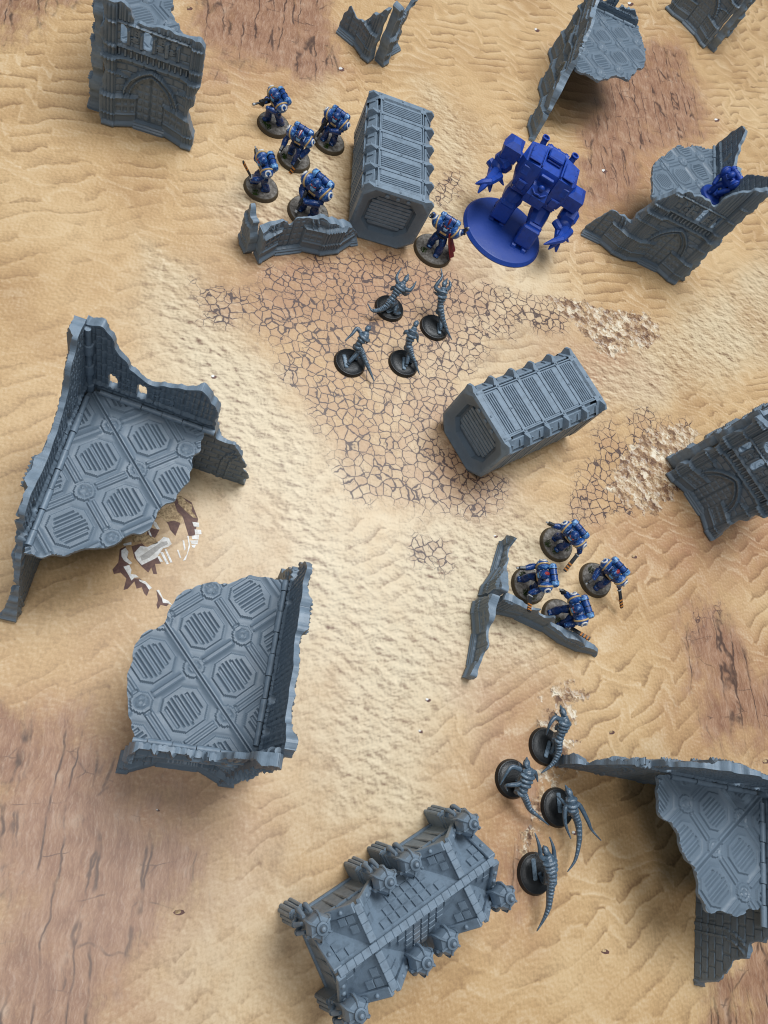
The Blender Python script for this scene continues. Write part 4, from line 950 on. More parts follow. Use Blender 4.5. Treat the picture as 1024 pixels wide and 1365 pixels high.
                for kk in range(6):
                    a = math.radians(12 + 60 * kk); cc, ss_ = math.cos(a), math.sin(a)
                    MB().tube([(x + cc * 7.5, y + ss_ * 7.5, 52), (x + cc * 7.9, y + ss_ * 7.9, 57.5), (x + cc * 6.2, y + ss_ * 6.2, 62.0), (x + cc * 3.5, y + ss_ * 3.5, 64.0)], [.9, 1.0, .8, .6], 6).obj('lantern_rib', GREY, pil, 40)
    return root
make_shrine()

# ================================================================== MINIATURES
def round_base(root, r, h, rim, top, slot=None):
    b = MB().lathe((0, 0, 0), [(r, 0), (r, .6), (r - 1.2, h - .15), (r - 1.6, h)], 40).obj('base', rim, root, 30)
    MB().lathe((0, 0, 0), [(r - 1.7, h - .1), (r - 1.9, h + .25), (r * .5, h + .32), (.2, h + .34)], 40).obj('base_top', top, b, 60)
    return b
def tuft(parent, x, y, z, r, n=46):
    mb = MB()
    for i in range(n):
        a = rnd.uniform(0, 6.28); q = r * math.sqrt(rnd.random()); l = rnd.uniform(1.2, 2.6); px, py = x + q * math.cos(a), y + q * math.sin(a)
        t = np.array([rnd.uniform(-.9, .9), rnd.uniform(-.9, .9), l]); w = np.array([math.cos(a + 1.5), math.sin(a + 1.5), 0]) * .34
        b = np.array([px, py, z - .2]); mb.add([b - w, b + w, b + t], [(0, 1, 2)])
    me = bpy.data.meshes.new('grass_tuft'); me.from_pydata([(a * S, b * S, c * S) for a, b, c in mb.v], [], mb.f); me.materials.append(TUFT)
    o = link(bpy.data.objects.new('grass_tuft', me), parent); o['kind'] = 'stuff'; return o

# ---- tailed alien creatures -------------------------------------------------
def creature(label, k, base, spine, zs, rad, tail, tailz, arms, legs, tab=None, seed=0, br=14.2):
    """all outlines as photo points with a height in mm; base is the middle of the disc"""
    o = at(k(*base), 0); root = thing('alien_creature', label, 'creature', (o[0], o[1], 0), 0, 'tailed alien creatures')
    L = lambda q, z: at(k(*q), z) - np.array([o[0], o[1], 0])
    bs = round_base(root, br, 3.2, BLACKB, BLACKB)
    sp = [L(q, z) for q, z in zip(spine, zs)]              # head tip -> head -> neck -> shoulders -> waist -> hip
    sp.insert(2, sp[1] * .55 + sp[2] * .45); rad = [rad[0], rad[1] * .85, rad[1] * .62, rad[2] * .86, rad[3] * .70, rad[4] * .86]
    mb = MB(); mb.tube(sp[1:], rad[1:], 12, 5, 1.0)
    tp = [sp[-2] * .3 + sp[-1] * .7, *[L(q, z) for q, z in zip(tail, tailz)]]; nt = len(tp)
    tr = [max(.4, 3.4 * (1 - i / (nt - 1)) ** .75) for i in range(nt)]
    mb.tube(tp, tr, 9, 5)
    hd = sp[1]; d = sp[0] - sp[1]
    mb.ell(hd, (2.5, 3.2, 2.3), frame(d), 12, 8)
    mb.tube([hd, hd + d * .55, sp[0]], [2.1, 1.35, .4], 8, 3)
    sh = sp[3]; hip = sp[-1]
    for a in arms:
        P = [L(q, z) for q, z in a]; n = len(P)
        P = [sh * .55 + P[0] * .45] + P
        mb.tube(P, [2.1] + [1.9 - 1.45 * (i / (n - 1)) ** 1.4 if n > 1 else 1.2 for i in range(n)], 8, 4)
    feet = []
    ax = sp[3] - sp[-1]; ax[2] = 0; ax /= np.linalg.norm(ax) + 1e-6; sd = np.array([-ax[1], ax[0], 0])
    for i, (fx, fy) in enumerate(legs):
        s = 1 if i else -1; F = np.array([fx, fy, 3.4])
        knee = (hip + F) / 2 + ax * 4.5 + np.array([0, 0, 2.5]) + sd * s * 1.6; hock = F * .75 + hip * .25 - ax * 3.0; hock[2] = 7.2
        mb.tube([hip + sd * s * 1.8, knee, hock, F], [3.2, 2.4, 1.6, 1.5], 8, 4)
        for t in (-25, 0, 25):
            r_ = math.radians(t); fd = np.array([ax[0] * math.cos(r_) - ax[1] * math.sin(r_), ax[0] * math.sin(r_) + ax[1] * math.cos(r_), 0]); mb.tube([F, F + fd * 2.2 + (0, 0, .3), F + fd * 3.8 - (0, 0, .2)], [.9, .7, .25], 6)
    for s in (-1, 1):                                       # small folded forelimbs under the chest
        e0 = sh + sd * s * 4.2 - np.array([0, 0, 2.5]); mb.tube([sh + sd * s * 2.5, e0 + ax * 1.0, e0 + ax * 4.5 - (0, 0, 2), e0 + ax * 6.5 - (0, 0, 4.5)], [1.7, 1.5, 1.0, .4], 7, 3)
    mb.obj('body', ALIEN, root, 60, 0.38)
    # overlapping back plates
    q = np.array(sp[1:]); seg = np.linalg.norm(np.diff(q, axis=0), axis=1); cum = np.concatenate([[0], np.cumsum(seg)]); m = int(cum[-1] / 2.9)
    for i in range(m):
        s = cum[-1] * (i + .5) / m; j = min(int(np.searchsorted(cum, s)) - 1, len(q) - 2); j = max(j, 0); t = (s - cum[j]) / seg[j]
        c = q[j] * (1 - t) + q[j + 1] * t; r = rad[1 + j] * (1 - t) + rad[2 + j] * t; dd = q[j] - q[j + 1]; fr = frame(dd)
        MB().ell(c + fr[:, 2] * r * .30, (r * (1.28 if 1.6 < cum[-1] * (i + .5) / m and j in (1, 2) else 1.02), 2.0, r * .95), fr @ rotm(20, 0, 0), 12, 8).obj('back_plate', ALIEN, root, 60)
    m2 = int(len(tp) * 2.2)
    for i in range(m2):
        t = (i + .5) / m2 * (nt - 1) * .72; j = int(t); f_ = t - j; c = tp[j] * (1 - f_) + tp[j + 1] * f_; r = tr[j] * (1 - f_) + tr[j + 1] * f_; fr = frame(tp[j + 1] - tp[j])
        MB().ell(c + fr[:, 2] * r * .35, (r * .9, 1.3, r * .85), fr, 10, 6).obj('tail_plate', ALIEN, root, 60)
    for s in (-1, 1):
        fr = frame(d); MB().ell(hd + fr @ np.array([s * 1.9, 1.2, 1.0]), (.5, .6, .5), None, 8, 6).obj('eye', GUN, root)
    MB().ell(hd - d * .1 + frame(d)[:, 2] * 1.3, (2.3, 3.4, 1.5), frame(d), 12, 8).obj('head_crest', ALIEN, root, 60)
    if tab:
        c = L(tab[0], 3.6); e = L(tab[1], 3.6); v = e - c; MB().box(((c + e) / 2)[:2].tolist() + [4.3], (3.6, np.linalg.norm(v[:2]), 1.6), frame((v[0], v[1], 0)), ch=.7).obj('slot_tab', ALIEN, bs, 40)
    return root
k4 = crop(440, 350, 5.689); k7 = crop(650, 930, 6.4); k8 = crop(650, 1080, 6.4)
def k8to7(x, y): return (x, y + 150 * 6.4)     # crop 8 expressed in crop 7 units
RD = [.6, 2.7, 5.0, 4.0, 4.0]
creature('grey alien with its long straight tail trailing off its disc, nearest the tall corner ruin', k4, (147, 765), [(312, 482), (288, 502), (262, 565), (225, 605), (205, 650)], [27, 27, 24, 20, 15], RD,
    [(240, 680), (275, 760), (310, 840), (336, 905)], [13, 10, 7, 5], [[((205, 500), 25), ((170, 540), 24), ((112, 595), 21)], [((285, 590), 20), ((275, 615), 18)]], [(-2, -4), (6, 4)], ((105, 700), (125, 800)), 1)
creature('grey alien leaping with arms flung up, tail curled left over its disc', k4, (447, 352), [(595, 85), (578, 125), (538, 185), (492, 245), (450, 305)], [31, 30, 27, 21, 15], RD,
    [(420, 338), (370, 362), (320, 365), (285, 308)], [12, 10, 9, 11], [[((510, 140), 29), ((508, 100), 31), ((542, 40), 32)], [((600, 212), 27), ((630, 185), 28), ((655, 140), 29)], [((470, 195), 20), ((462, 215), 18)], [((570, 240), 20), ((605, 235), 18)]], [(2, -2), (8, -6)], ((430, 380), (515, 335)), 2)
creature('grey alien stretched upright with one arm reaching past the cloaked leader', k4, (785, 498), [(892, 118), (868, 160), (852, 232), (838, 300), (835, 370)], [33, 32, 28, 21, 15], RD,
    [(855, 430), (885, 510), (925, 588)], [12, 8, 5], [[((800, 190), 30), ((825, 145), 33), ((850, 105), 35), ((840, 40), 37)], [((905, 190), 27), ((912, 160), 28), ((900, 130), 29)]], [(4, -4), (9, 3)], ((825, 460), (828, 545)), 3)
creature('grey alien hunched forward on its disc, arms folded, tail hanging straight behind', k4, (553, 770), [(668, 438), (652, 465), (625, 535), (598, 600), (595, 650)], [28, 28, 25, 19, 15], RD,
    [(615, 690), (645, 760), (680, 852)], [13, 9, 5], [[((575, 525), 24), ((555, 545), 21)], [((660, 560), 21), ((665, 605), 18)]], [(1, -4), (7, 2)], ((562, 720), (560, 815)), 4)
creature('grey alien beside the pale stones with blade folded down and tail sweeping under it', k7, (486, 415), [(618, 62), (640, 120), (655, 200), (630, 290), (595, 375)], [27, 28, 26, 21, 16], [.6, 2.8, 5.2, 4.6, 4.1],
    [(605, 460), (570, 545), (515, 600), (455, 645)], [13, 10, 8, 6], [[((575, 170), 27), ((530, 230), 26), ((500, 320), 20)], [((590, 250), 20), ((580, 275), 17)]], [(2, -3), (8, 4)], ((530, 370), (490, 510)), 5)
creature('grey alien hunched with two curved claws hooked over its own disc', k7, (205, 692), [(336, 505), (330, 560), (342, 640), (318, 740), (275, 820)], [25, 26, 25, 22, 17], [.6, 3.0, 5.6, 5.2, 4.4],
    [(320, 855), (360, 950), (430, 1010), k8to7(525, 130)], [16, 13, 10, 8], [[((215, 590), 25), ((170, 630), 25), ((108, 745), 20)], [((270, 735), 22), ((200, 745), 22), ((155, 752), 20), ((172, 798), 17)], [((405, 640), 24), ((430, 720), 20)]], [(2, -4), (8, 3)], None, 6)
creature('grey alien with long hooked tail and one blade arm stretched far from its disc', k7, (590, 936), [(662, 742), (690, 805), (712, 880), (722, 960), k8to7(735, 15)], [25, 26, 26, 24, 21], [.6, 2.9, 5.2, 4.8, 4.0],
    [k8to7(772, 110), k8to7(783, 250), k8to7(750, 420), k8to7(680, 528)], [20, 18, 15, 12], [[((660, 960), 24), (k8to7(665, 120), 22), (k8to7(712, 245), 19)], [((790, 925), 25), (k8to7(855, 90), 24), (k8to7(890, 170), 23), (k8to7(970, 260), 19)]], [(4, -2), (9, 5)], ((600, 810), (615, 985)), 7)
creature('grey alien with two blades raised over its head, closest to the gothic shrine', k8, (398, 540), [(475, 298), (492, 345), (520, 425), (545, 525), (545, 620)], [26, 27, 26, 24, 20], [.6, 2.9, 5.4, 5.2, 4.0],
    [(533, 710), (520, 830), (480, 930), (418, 1035)], [18, 15, 12, 8], [[((455, 400), 27), ((440, 300), 30), ((403, 192), 31)], [((568, 420), 26), ((562, 320), 29), ((528, 225), 30)]], [(3, -2), (9, 5)], ((385, 410), (405, 600)), 8)

# ---- blue armoured soldiers -------------------------------------------------
def sword(root, hand, d, length=17):
    d = np.array(d, float); d /= np.linalg.norm(d); fr = frame(d); h = np.array(hand, float)
    s = MB().box(h + d * 2, (2.6, 4.5, 2.0), fr, ch=.4).obj('sword', GUN, root, 30)
    MB().box(h + d * (length / 2 + 4), (3.2, length, 1.5), fr, ch=.3).obj('sword_blade', GUN, s, 30)
    for t in (.55, .72, .88): MB().box(h + d * (4 + length * t), (3.35, 1.5, 1.65), fr, ch=.1).obj('sword_stripe', ORANGE, s, 30)
    MB().box(h + d * 3.6, (4.2, 1.2, 2.4), fr, ch=.3).obj('sword_guard', SILVER, s, 30)
def pistol(root, hand, d, l=8):
    d = np.array(d, float); d /= np.linalg.norm(d); fr = frame(d); h = np.array(hand, float)
    g = MB().box(h + d * l * .35, (2.8, l * .9, 3.6), fr, ch=.5).obj('pistol', GUN, root, 30)
    MB().tube([h + d * l * .7, h + d * l * 1.05], .75, 8).obj('muzzle', SILVER, g)
    MB().box(h - fr[:, 2] * 2.2, (1.6, 2.0, 3.0), fr, ch=.3).obj('grip', GUN, g, 30)
def rifle(root, hand, d, l=21):
    d = np.array(d, float); d /= np.linalg.norm(d); fr = frame(d); h = np.array(hand, float)
    g = MB().box(h, (3.2, l * .6, 4.6), fr, ch=.5).obj('rifle', GUN, root, 30)
    MB().tube([h + d * l * .25, h + d * l * .62], .95, 8).obj('barrel', GUN, g)
    MB().tube([h + d * l * .56, h + d * l * .66], 1.25, 8).obj('muzzle', SILVER, g)
    MB().box(h + fr[:, 2] * 2.4, (1.4, l * .3, 1.2), fr, ch=.2).obj('gun_sight', GUN, g, 30)
    MB().box(h - fr[:, 2] * 3.0 + d * 1.5, (1.8, 2.6, 3.6), fr, ch=.3).obj('magazine', GUN, g, 30)
def soldier(label, base_px, face, z0=0.0, br=16.2, sc=1.0, lean=10, side=0, legs=((-4.2, -3.5), (4.2, 4.0)), rarm=((10, 2, 23), (9, 9, 22)), larm=((-10, 2, 23), (-9, 9, 22)),
            rw=None, lw=None, helmet='blue', cape=None, plain=False, seed=0, tufts=((-7, 6), (6, -8)), crest=False, base=True, shift=(0, 0)):
    o = at(base_px, z0); root = thing('toy_soldier', label, 'soldier', (o[0], o[1], z0), face - 90, 'armoured toy soldiers')
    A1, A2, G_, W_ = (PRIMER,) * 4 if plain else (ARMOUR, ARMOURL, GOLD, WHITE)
    r2 = random.Random(seed)
    if base:
        b = round_base(root, br, 3.6, PRIMER if plain else RIM, PRIMER if plain else SOIL)
        if not plain:
            for (tx, ty) in tufts: tuft(b, tx, ty, 3.9, 3.4, 110)
            for _ in range(4):
                a = r2.uniform(0, 6.28); q = r2.uniform(5, br - 5); MB().ell((q * math.cos(a), q * math.sin(a), 3.9), (1.4, 1.1, .8), rotm(0, 0, r2.uniform(0, 180)), 7, 5).obj('stone', SOIL, b, None)
    Rl = rotm(-lean, side, 0); piv = np.array([shift[0], shift[1], 19.0])
    def U(p): p = (np.array(p, float) - (0, 0, 19.0)) * sc; q = Rl @ p + (0, 0, 19.0 * sc); return q + (shift[0], shift[1], 0)
    def D(v): return Rl @ np.array(v, float)
    hip = np.array([shift[0], shift[1], 18.5 * sc])
    mb = MB()
    for s, (fx, fy) in zip((-1, 1), legs):
        F = np.array([fx, fy, 5.0]); h = hip + (s * 2.6 * sc, 0, 0); kn = (h + F) / 2 + np.array([s * 1.2, 2.4, 1.2]) * sc
        mb.tube([h, (h + kn) / 2, kn], [3.3 * sc, 3.7 * sc, 2.9 * sc], 10, 3); mb.tube([kn, (kn + F) / 2, F], [2.9 * sc, 3.7 * sc, 3.3 * sc], 10, 3)
        mb.box(F + (0, 1.3, -.2), (5.2 * sc, 8.4 * sc, 3.2), None, ch=1.0)
        mb.ell(kn + (0, 1.4, .2), (2.1 * sc, 1.4 * sc, 2.4 * sc))
    mb.ell(hip + (0, 0, .4), (4.6 * sc, 3.5 * sc, 3.0 * sc))
    mb.hull([U(p) for p in [(-4.2, 3.0, 19), (4.2, 3.0, 19), (-4.2, -3.0, 19), (4.2, -3.0, 19), (-7.0, 4.8, 26), (7.0, 4.8, 26), (-6.8, -4.2, 26), (6.8, -4.2, 26), (-5.2, 3.4, 30), (5.2, 3.4, 30), (-5.2, -3.6, 30), (5.2, -3.6, 30)]])
    for s, (el, ha) in ((1, rarm), (-1, larm)):
        S0, E0, H0 = U((s * 6.4, 0, 27.6)), U(el), U(ha)
        mb.tube([S0, (S0 + E0) / 2, E0], [2.8 * sc, 2.7 * sc, 2.4 * sc], 9, 2); mb.tube([E0, (E0 + H0) / 2, H0], [2.4 * sc, 2.9 * sc, 2.2 * sc], 9, 2); mb.ell(H0, (2.3 * sc,) * 3)
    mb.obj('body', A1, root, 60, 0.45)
    # chest plate emblem, belt
    fr = np.array(Rl)
    if not plain:
        ch_ = MB().box(U((0, 4.8, 25.6)), (6.4 * sc, .9, 2.0 * sc), fr, ch=.3).obj('chest_emblem', GOLD, root, 30)
        MB().tube([U((5.4 * math.cos(a), 4.3 * math.sin(a), 20.0)) for a in np.linspace(0, 6.283, 17)], .7 * sc, 6).obj('belt', GUN, root)
    for s in (-1, 1):
        c = U((s * 9.2, 0, 28.8))
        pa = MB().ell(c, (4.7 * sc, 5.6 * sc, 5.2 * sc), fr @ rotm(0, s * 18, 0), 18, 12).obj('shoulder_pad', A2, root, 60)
        pts = [c + fr @ rotm(0, s * 18, 0) @ (np.array([-s * 1.0, 5.6 * math.cos(a), 5.2 * math.sin(a)]) * sc) for a in np.linspace(0, 6.283, 21)]
        MB().tube(pts, .78 * sc, 6).obj('pad_rim', G_, pa)
        if not plain:
            e = fr @ rotm(0, -s * 30, 0)
            ring = [c + e @ (np.array([s * 4.55 + 0 * a, 2.3 * math.cos(a), 2.3 * math.sin(a) + .3]) * sc) for a in np.linspace(-.7, 3.84, 11)]
            em = MB().tube(ring, .75 * sc, 6)
            for q in (ring[0], ring[-1]): em.box(q, (.8, 1.9, .9), e)
            em.obj('pad_emblem', W_, pa)
    hc = U((0, 1.6, 33.4))
    hm = {'blue': A1, 'red': RED, 'stripe': RED}[helmet]
    he = MB().ell(hc, (3.9 * sc, 4.4 * sc, 4.2 * sc), fr, 18, 12).obj('helmet', A1, root, 60)
    if helmet == 'red': MB().ell(hc + fr @ (np.array([0, -.5, .75]) * sc), (2.6 * sc, 3.6 * sc, 3.75 * sc), fr, 14, 10).obj('helmet_cap', RED, he, 60)
    MB().hull([hc + fr @ (np.array(p) * sc) for p in [(-2.5, 2.8, .2), (2.5, 2.8, .2), (-1.8, 5.0, -1.2), (1.8, 5.0, -1.2), (-2.0, 3.2, -3.8), (2.0, 3.2, -3.8), (-1.3, 4.9, -3.2), (1.3, 4.9, -3.2)]]).obj('face_mask', A2, he, 30)
    for s in (-1, 1):
        if not plain: MB().box(hc + fr @ (np.array([s * 1.5, 4.0, .7]) * sc), (1.9 * sc, .8, .8), fr @ rotm(0, 0, -s * 20), ch=.1).obj('eye_lens', RED if helmet == 'blue' else GUN, he, 30)
        MB().lathe(hc + fr @ (np.array([s * 3.6, .2, -.6]) * sc), [(1.3, 0), (1.3, .8), (.2, .9)], 10, fr @ rotm(0, 90 * s, 0)).obj('ear_disc', GUN if not plain else A1, he)
    if helmet in ('stripe',):
        MB().ell(hc + fr @ np.array([0, 0, .35]), (1.2 * sc, 4.35 * sc, 4.2 * sc), fr, 12, 10).obj('helmet_stripe', WHITE, he, 60)
        MB().ell(hc + fr @ np.array([0, 0, .2]), (2.9 * sc, 4.35 * sc, 4.2 * sc), fr, 12, 10).obj('helmet_band', RED, he, 60)
    if crest:
        MB().ell(hc + fr @ np.array([0, -.6, 3.4]), (1.2, 4.6, 3.0), fr, 12, 8).obj('helmet_crest', CAPE if not plain else A1, he, 60)
    pk = MB().box(U((0, -6.2, 26.4)), (11.0 * sc, 5.0 * sc, 9.0 * sc), fr, ch=1.2).obj('backpack', A1, root, 30)
    rl = MB(); rl.tube([U((x, -7.2, 31.2)) for x in (-9.8, -8.8, -5.4, -5.1, 0, 5.1, 5.4, 8.8, 9.8)], [v * sc for v in (1.8, 3.2, 3.7, 3.0, 3.2, 3.0, 3.7, 3.2, 1.8)], 14); rl.obj('backpack_vent', A2, pk, 40)
    for x in (-5.2, 0, 5.2):
        MB().tube([U((x, -7.2 + 3.3 * math.cos(a), 31.2 + 3.3 * math.sin(a))) for a in np.linspace(0, 6.283, 17)], .35, 6).obj('vent_ring', GUN if not plain else A1, pk)
    for w, hd_, s in ((rw, rarm[1], 1), (lw, larm[1], -1)):
        if not w: continue
        f, d = w; H0 = U(hd_); f(root, H0, D(d))
    if cape is not None:
        ca = math.radians(cape - (face + 180)); CR = lambda v: np.array([v[0] * math.cos(ca) - v[1] * math.sin(ca), v[0] * math.sin(ca) + v[1] * math.cos(ca), v[2]])
        V = []; F = []
        for j in range(9):
            t = j / 8
            for i in range(9):
                s = (i / 8 - .5); x = s * (9 + 11 * t); y = -4.5 - 10 * t ** 1.3 + 1.2 * math.cos(s * 16) * t - 2 * (s * 2) ** 2 * -1; z = 29 - 21 * t
                V.append(CR(U((x, y, z))))
        n0 = len(V); V += [v + CR(D((0, .8, 0))) for v in V]
        for j in range(8):
            for i in range(8):
                a = j * 9 + i; F += [(a, a + 1, a + 10, a + 9), (n0 + a + 9, n0 + a + 10, n0 + a + 1, n0 + a)]
        for e in ([j * 9 for j in range(9)], [j * 9 + 8 for j in range(9)], list(range(9)), list(range(72, 81))):
            for a, b_ in zip(e[:-1], e[1:]): F.append((a, b_, n0 + b_, n0 + a))
        MB().add(V, F).obj('cape', CAPE, root, 60)
        MB().tube([V[j * 9] for j in range(9)], .45, 6, 2).obj('cape_trim', RED, root)
    return root
kU = crop(310, 100, 6.4); kV = crop(310, 180, 6.4); kL = crop(680, 680, 5.689); kM = crop(540, 260, 10.24)
def face_of(k, pack, head, z=31): return dirdeg(k(*pack), k(*head), z)
P_, W_s, R_ = pistol, sword, rifle
soldier('blue soldier striding with black gun held out, furthest from the low wall', kU(350, 435), face_of(kU, (490, 140), (395, 150)), lean=8, legs=((-3, -6), (4.5, 5)), shift=(1, 1), rarm=((9, 3, 24), (5, 10, 25)), larm=((-9, 5, 24), (-3, 11, 25)), rw=(R_, (-.15, 1, .15)), tufts=((2, 9), (-4, 9)), seed=1)
soldier('blue soldier holding a rifle upright across his side, next to the crate', kU(822, 582), face_of(kU, (930, 262), (868, 322)), lean=6, legs=((-4, 1), (5, 3)), rarm=((10.5, 2, 23), (8, 8, 20)), larm=((-9.5, 4, 23), (-1, 9, 22)), rw=(R_, (.1, .55, -.9)), tufts=((-2, 10),), seed=2)
soldier('blue soldier with white and red striped helmet, blade pointing down', kV(523, 215), face_of(kU, (560, 410), (510, 480)), lean=12, legs=((-3, 6), (5, -4)), rarm=((11, 4, 23), (11, 10, 19)), larm=((-11, 2, 24), (-8, 9, 18)), rw=(P_, (0, 1, -.1)), lw=(W_s, (.2, .6, -.7)), helmet='stripe', tufts=((8, 7), (-4, 6)), seed=3)
soldier('blue soldier with striped blade lifted and pistol pointing away, left end of the squad', kV(243, 462), face_of(kV, (345, 245), (245, 240)), lean=14, legs=((-5, -3), (4, 5)), rarm=((10, 5, 24), (14, 4, 25)), larm=((-9, 6, 22), (-7, 13, 21)), rw=(P_, (.8, -.1, .4)), lw=(W_s, (.1, .3, .9)), tufts=((-8, 8),), seed=4)
soldier('bulky blue soldier with long gun pointing down behind the low wall', kV(645, 672), face_of(kV, (815, 375), (725, 445)), br=20, sc=1.18, lean=8, legs=((-6, 1), (6, 3)), rarm=((10, 4, 22), (4, 9, 20)), larm=((-9, 5, 22), (0, 11, 21)), rw=(R_, (-.1, .7, -.55)), tufts=(), seed=5)
soldier('blue leader with dark red cape and gold fist, between the crate and the walker', kM(370, 770), face_of(kM, (600, 330), (480, 430)) + 15, br=20, sc=1.1, lean=4, legs=((-5, 4), (5, -3)), shift=(0, -3), rarm=((11, -2, 27), (15, -3, 30)), larm=((-11, -1, 27), (-15, -4, 32)), lw=(P_, (-.2, .2, 1)), rw=(P_, (.3, .9, .3)), cape=dirdeg(kM(370, 770), kM(600, 880), 10), crest=True, tufts=((8, 9),), seed=6)
soldier('blue soldier with arm raised and blade swung low, closest to the white rubble', kL(345, 262), face_of(kL, (490, 125), (425, 190)), lean=12, legs=((-3, 3), (5, -3)), rarm=((11, 2, 27), (16, 7, 28)), larm=((-11, -1, 24), (-15, 2, 22)), rw=(P_, (.9, .5, .1)), lw=(W_s, (-.2, 1, -.25)), tufts=((6, 9), (-3, 8), (-8, -4)), seed=7)
soldier('blue soldier with red-topped helmet aiming a pistol over the three-armed wall', kL(135, 575), face_of(kL, (360, 552), (280, 548)), lean=12, legs=((-3, -4), (4, 7)), rarm=((10, 5, 25), (8, 13, 26)), larm=((-10, 4, 24), (-12, 11, 22)), rw=(P_, (0, 1, .05)), lw=(W_s, (-.9, .35, .5)), helmet='red', tufts=((8, 6), (-7, 5), (-10, -1)), seed=8)
soldier('red-capped blue soldier thrusting a silver pistol, blade hanging behind, beside the open sand', kL(640, 532), face_of(kL, (825, 440), (770, 510)), lean=13, legs=((-4, 5), (4, -4)), rarm=((10, 5, 24), (7, 14, 22)), larm=((-10, -1, 24), (-14, 0, 19)), rw=(P_, (.15, 1, -.2)), lw=(W_s, (-.8, .35, -.45)), helmet='red', tufts=((9, -2),), seed=9)
soldier('crouching blue soldier close against the three-armed wall, fist raised', kL(362, 815), face_of(kL, (635, 705), (550, 725)), lean=16, legs=((-7, 2), (5, 6)), shift=(0, -3), rarm=((11, 2, 26), (15, 6, 30)), larm=((-10, 4, 23), (-9, 10, 20)), rw=(P_, (.4, .6, .6)), lw=(W_s, (-.75, -.6, .25)), tufts=((-4, 4),), seed=10)
soldier('plain unpainted blue soldier crouching on the ruin floor', kE(735, 400), dirdeg(kE(880, 320), kE(815, 330), 96), z0=FLOORZ, lean=18, plain=True, legs=((-4, -4), (4, 5)), shift=(0, 0), rarm=((10, 4, 23), (6, 11, 19)), larm=((-10, 3, 23), (-5, 11, 17)), seed=11)

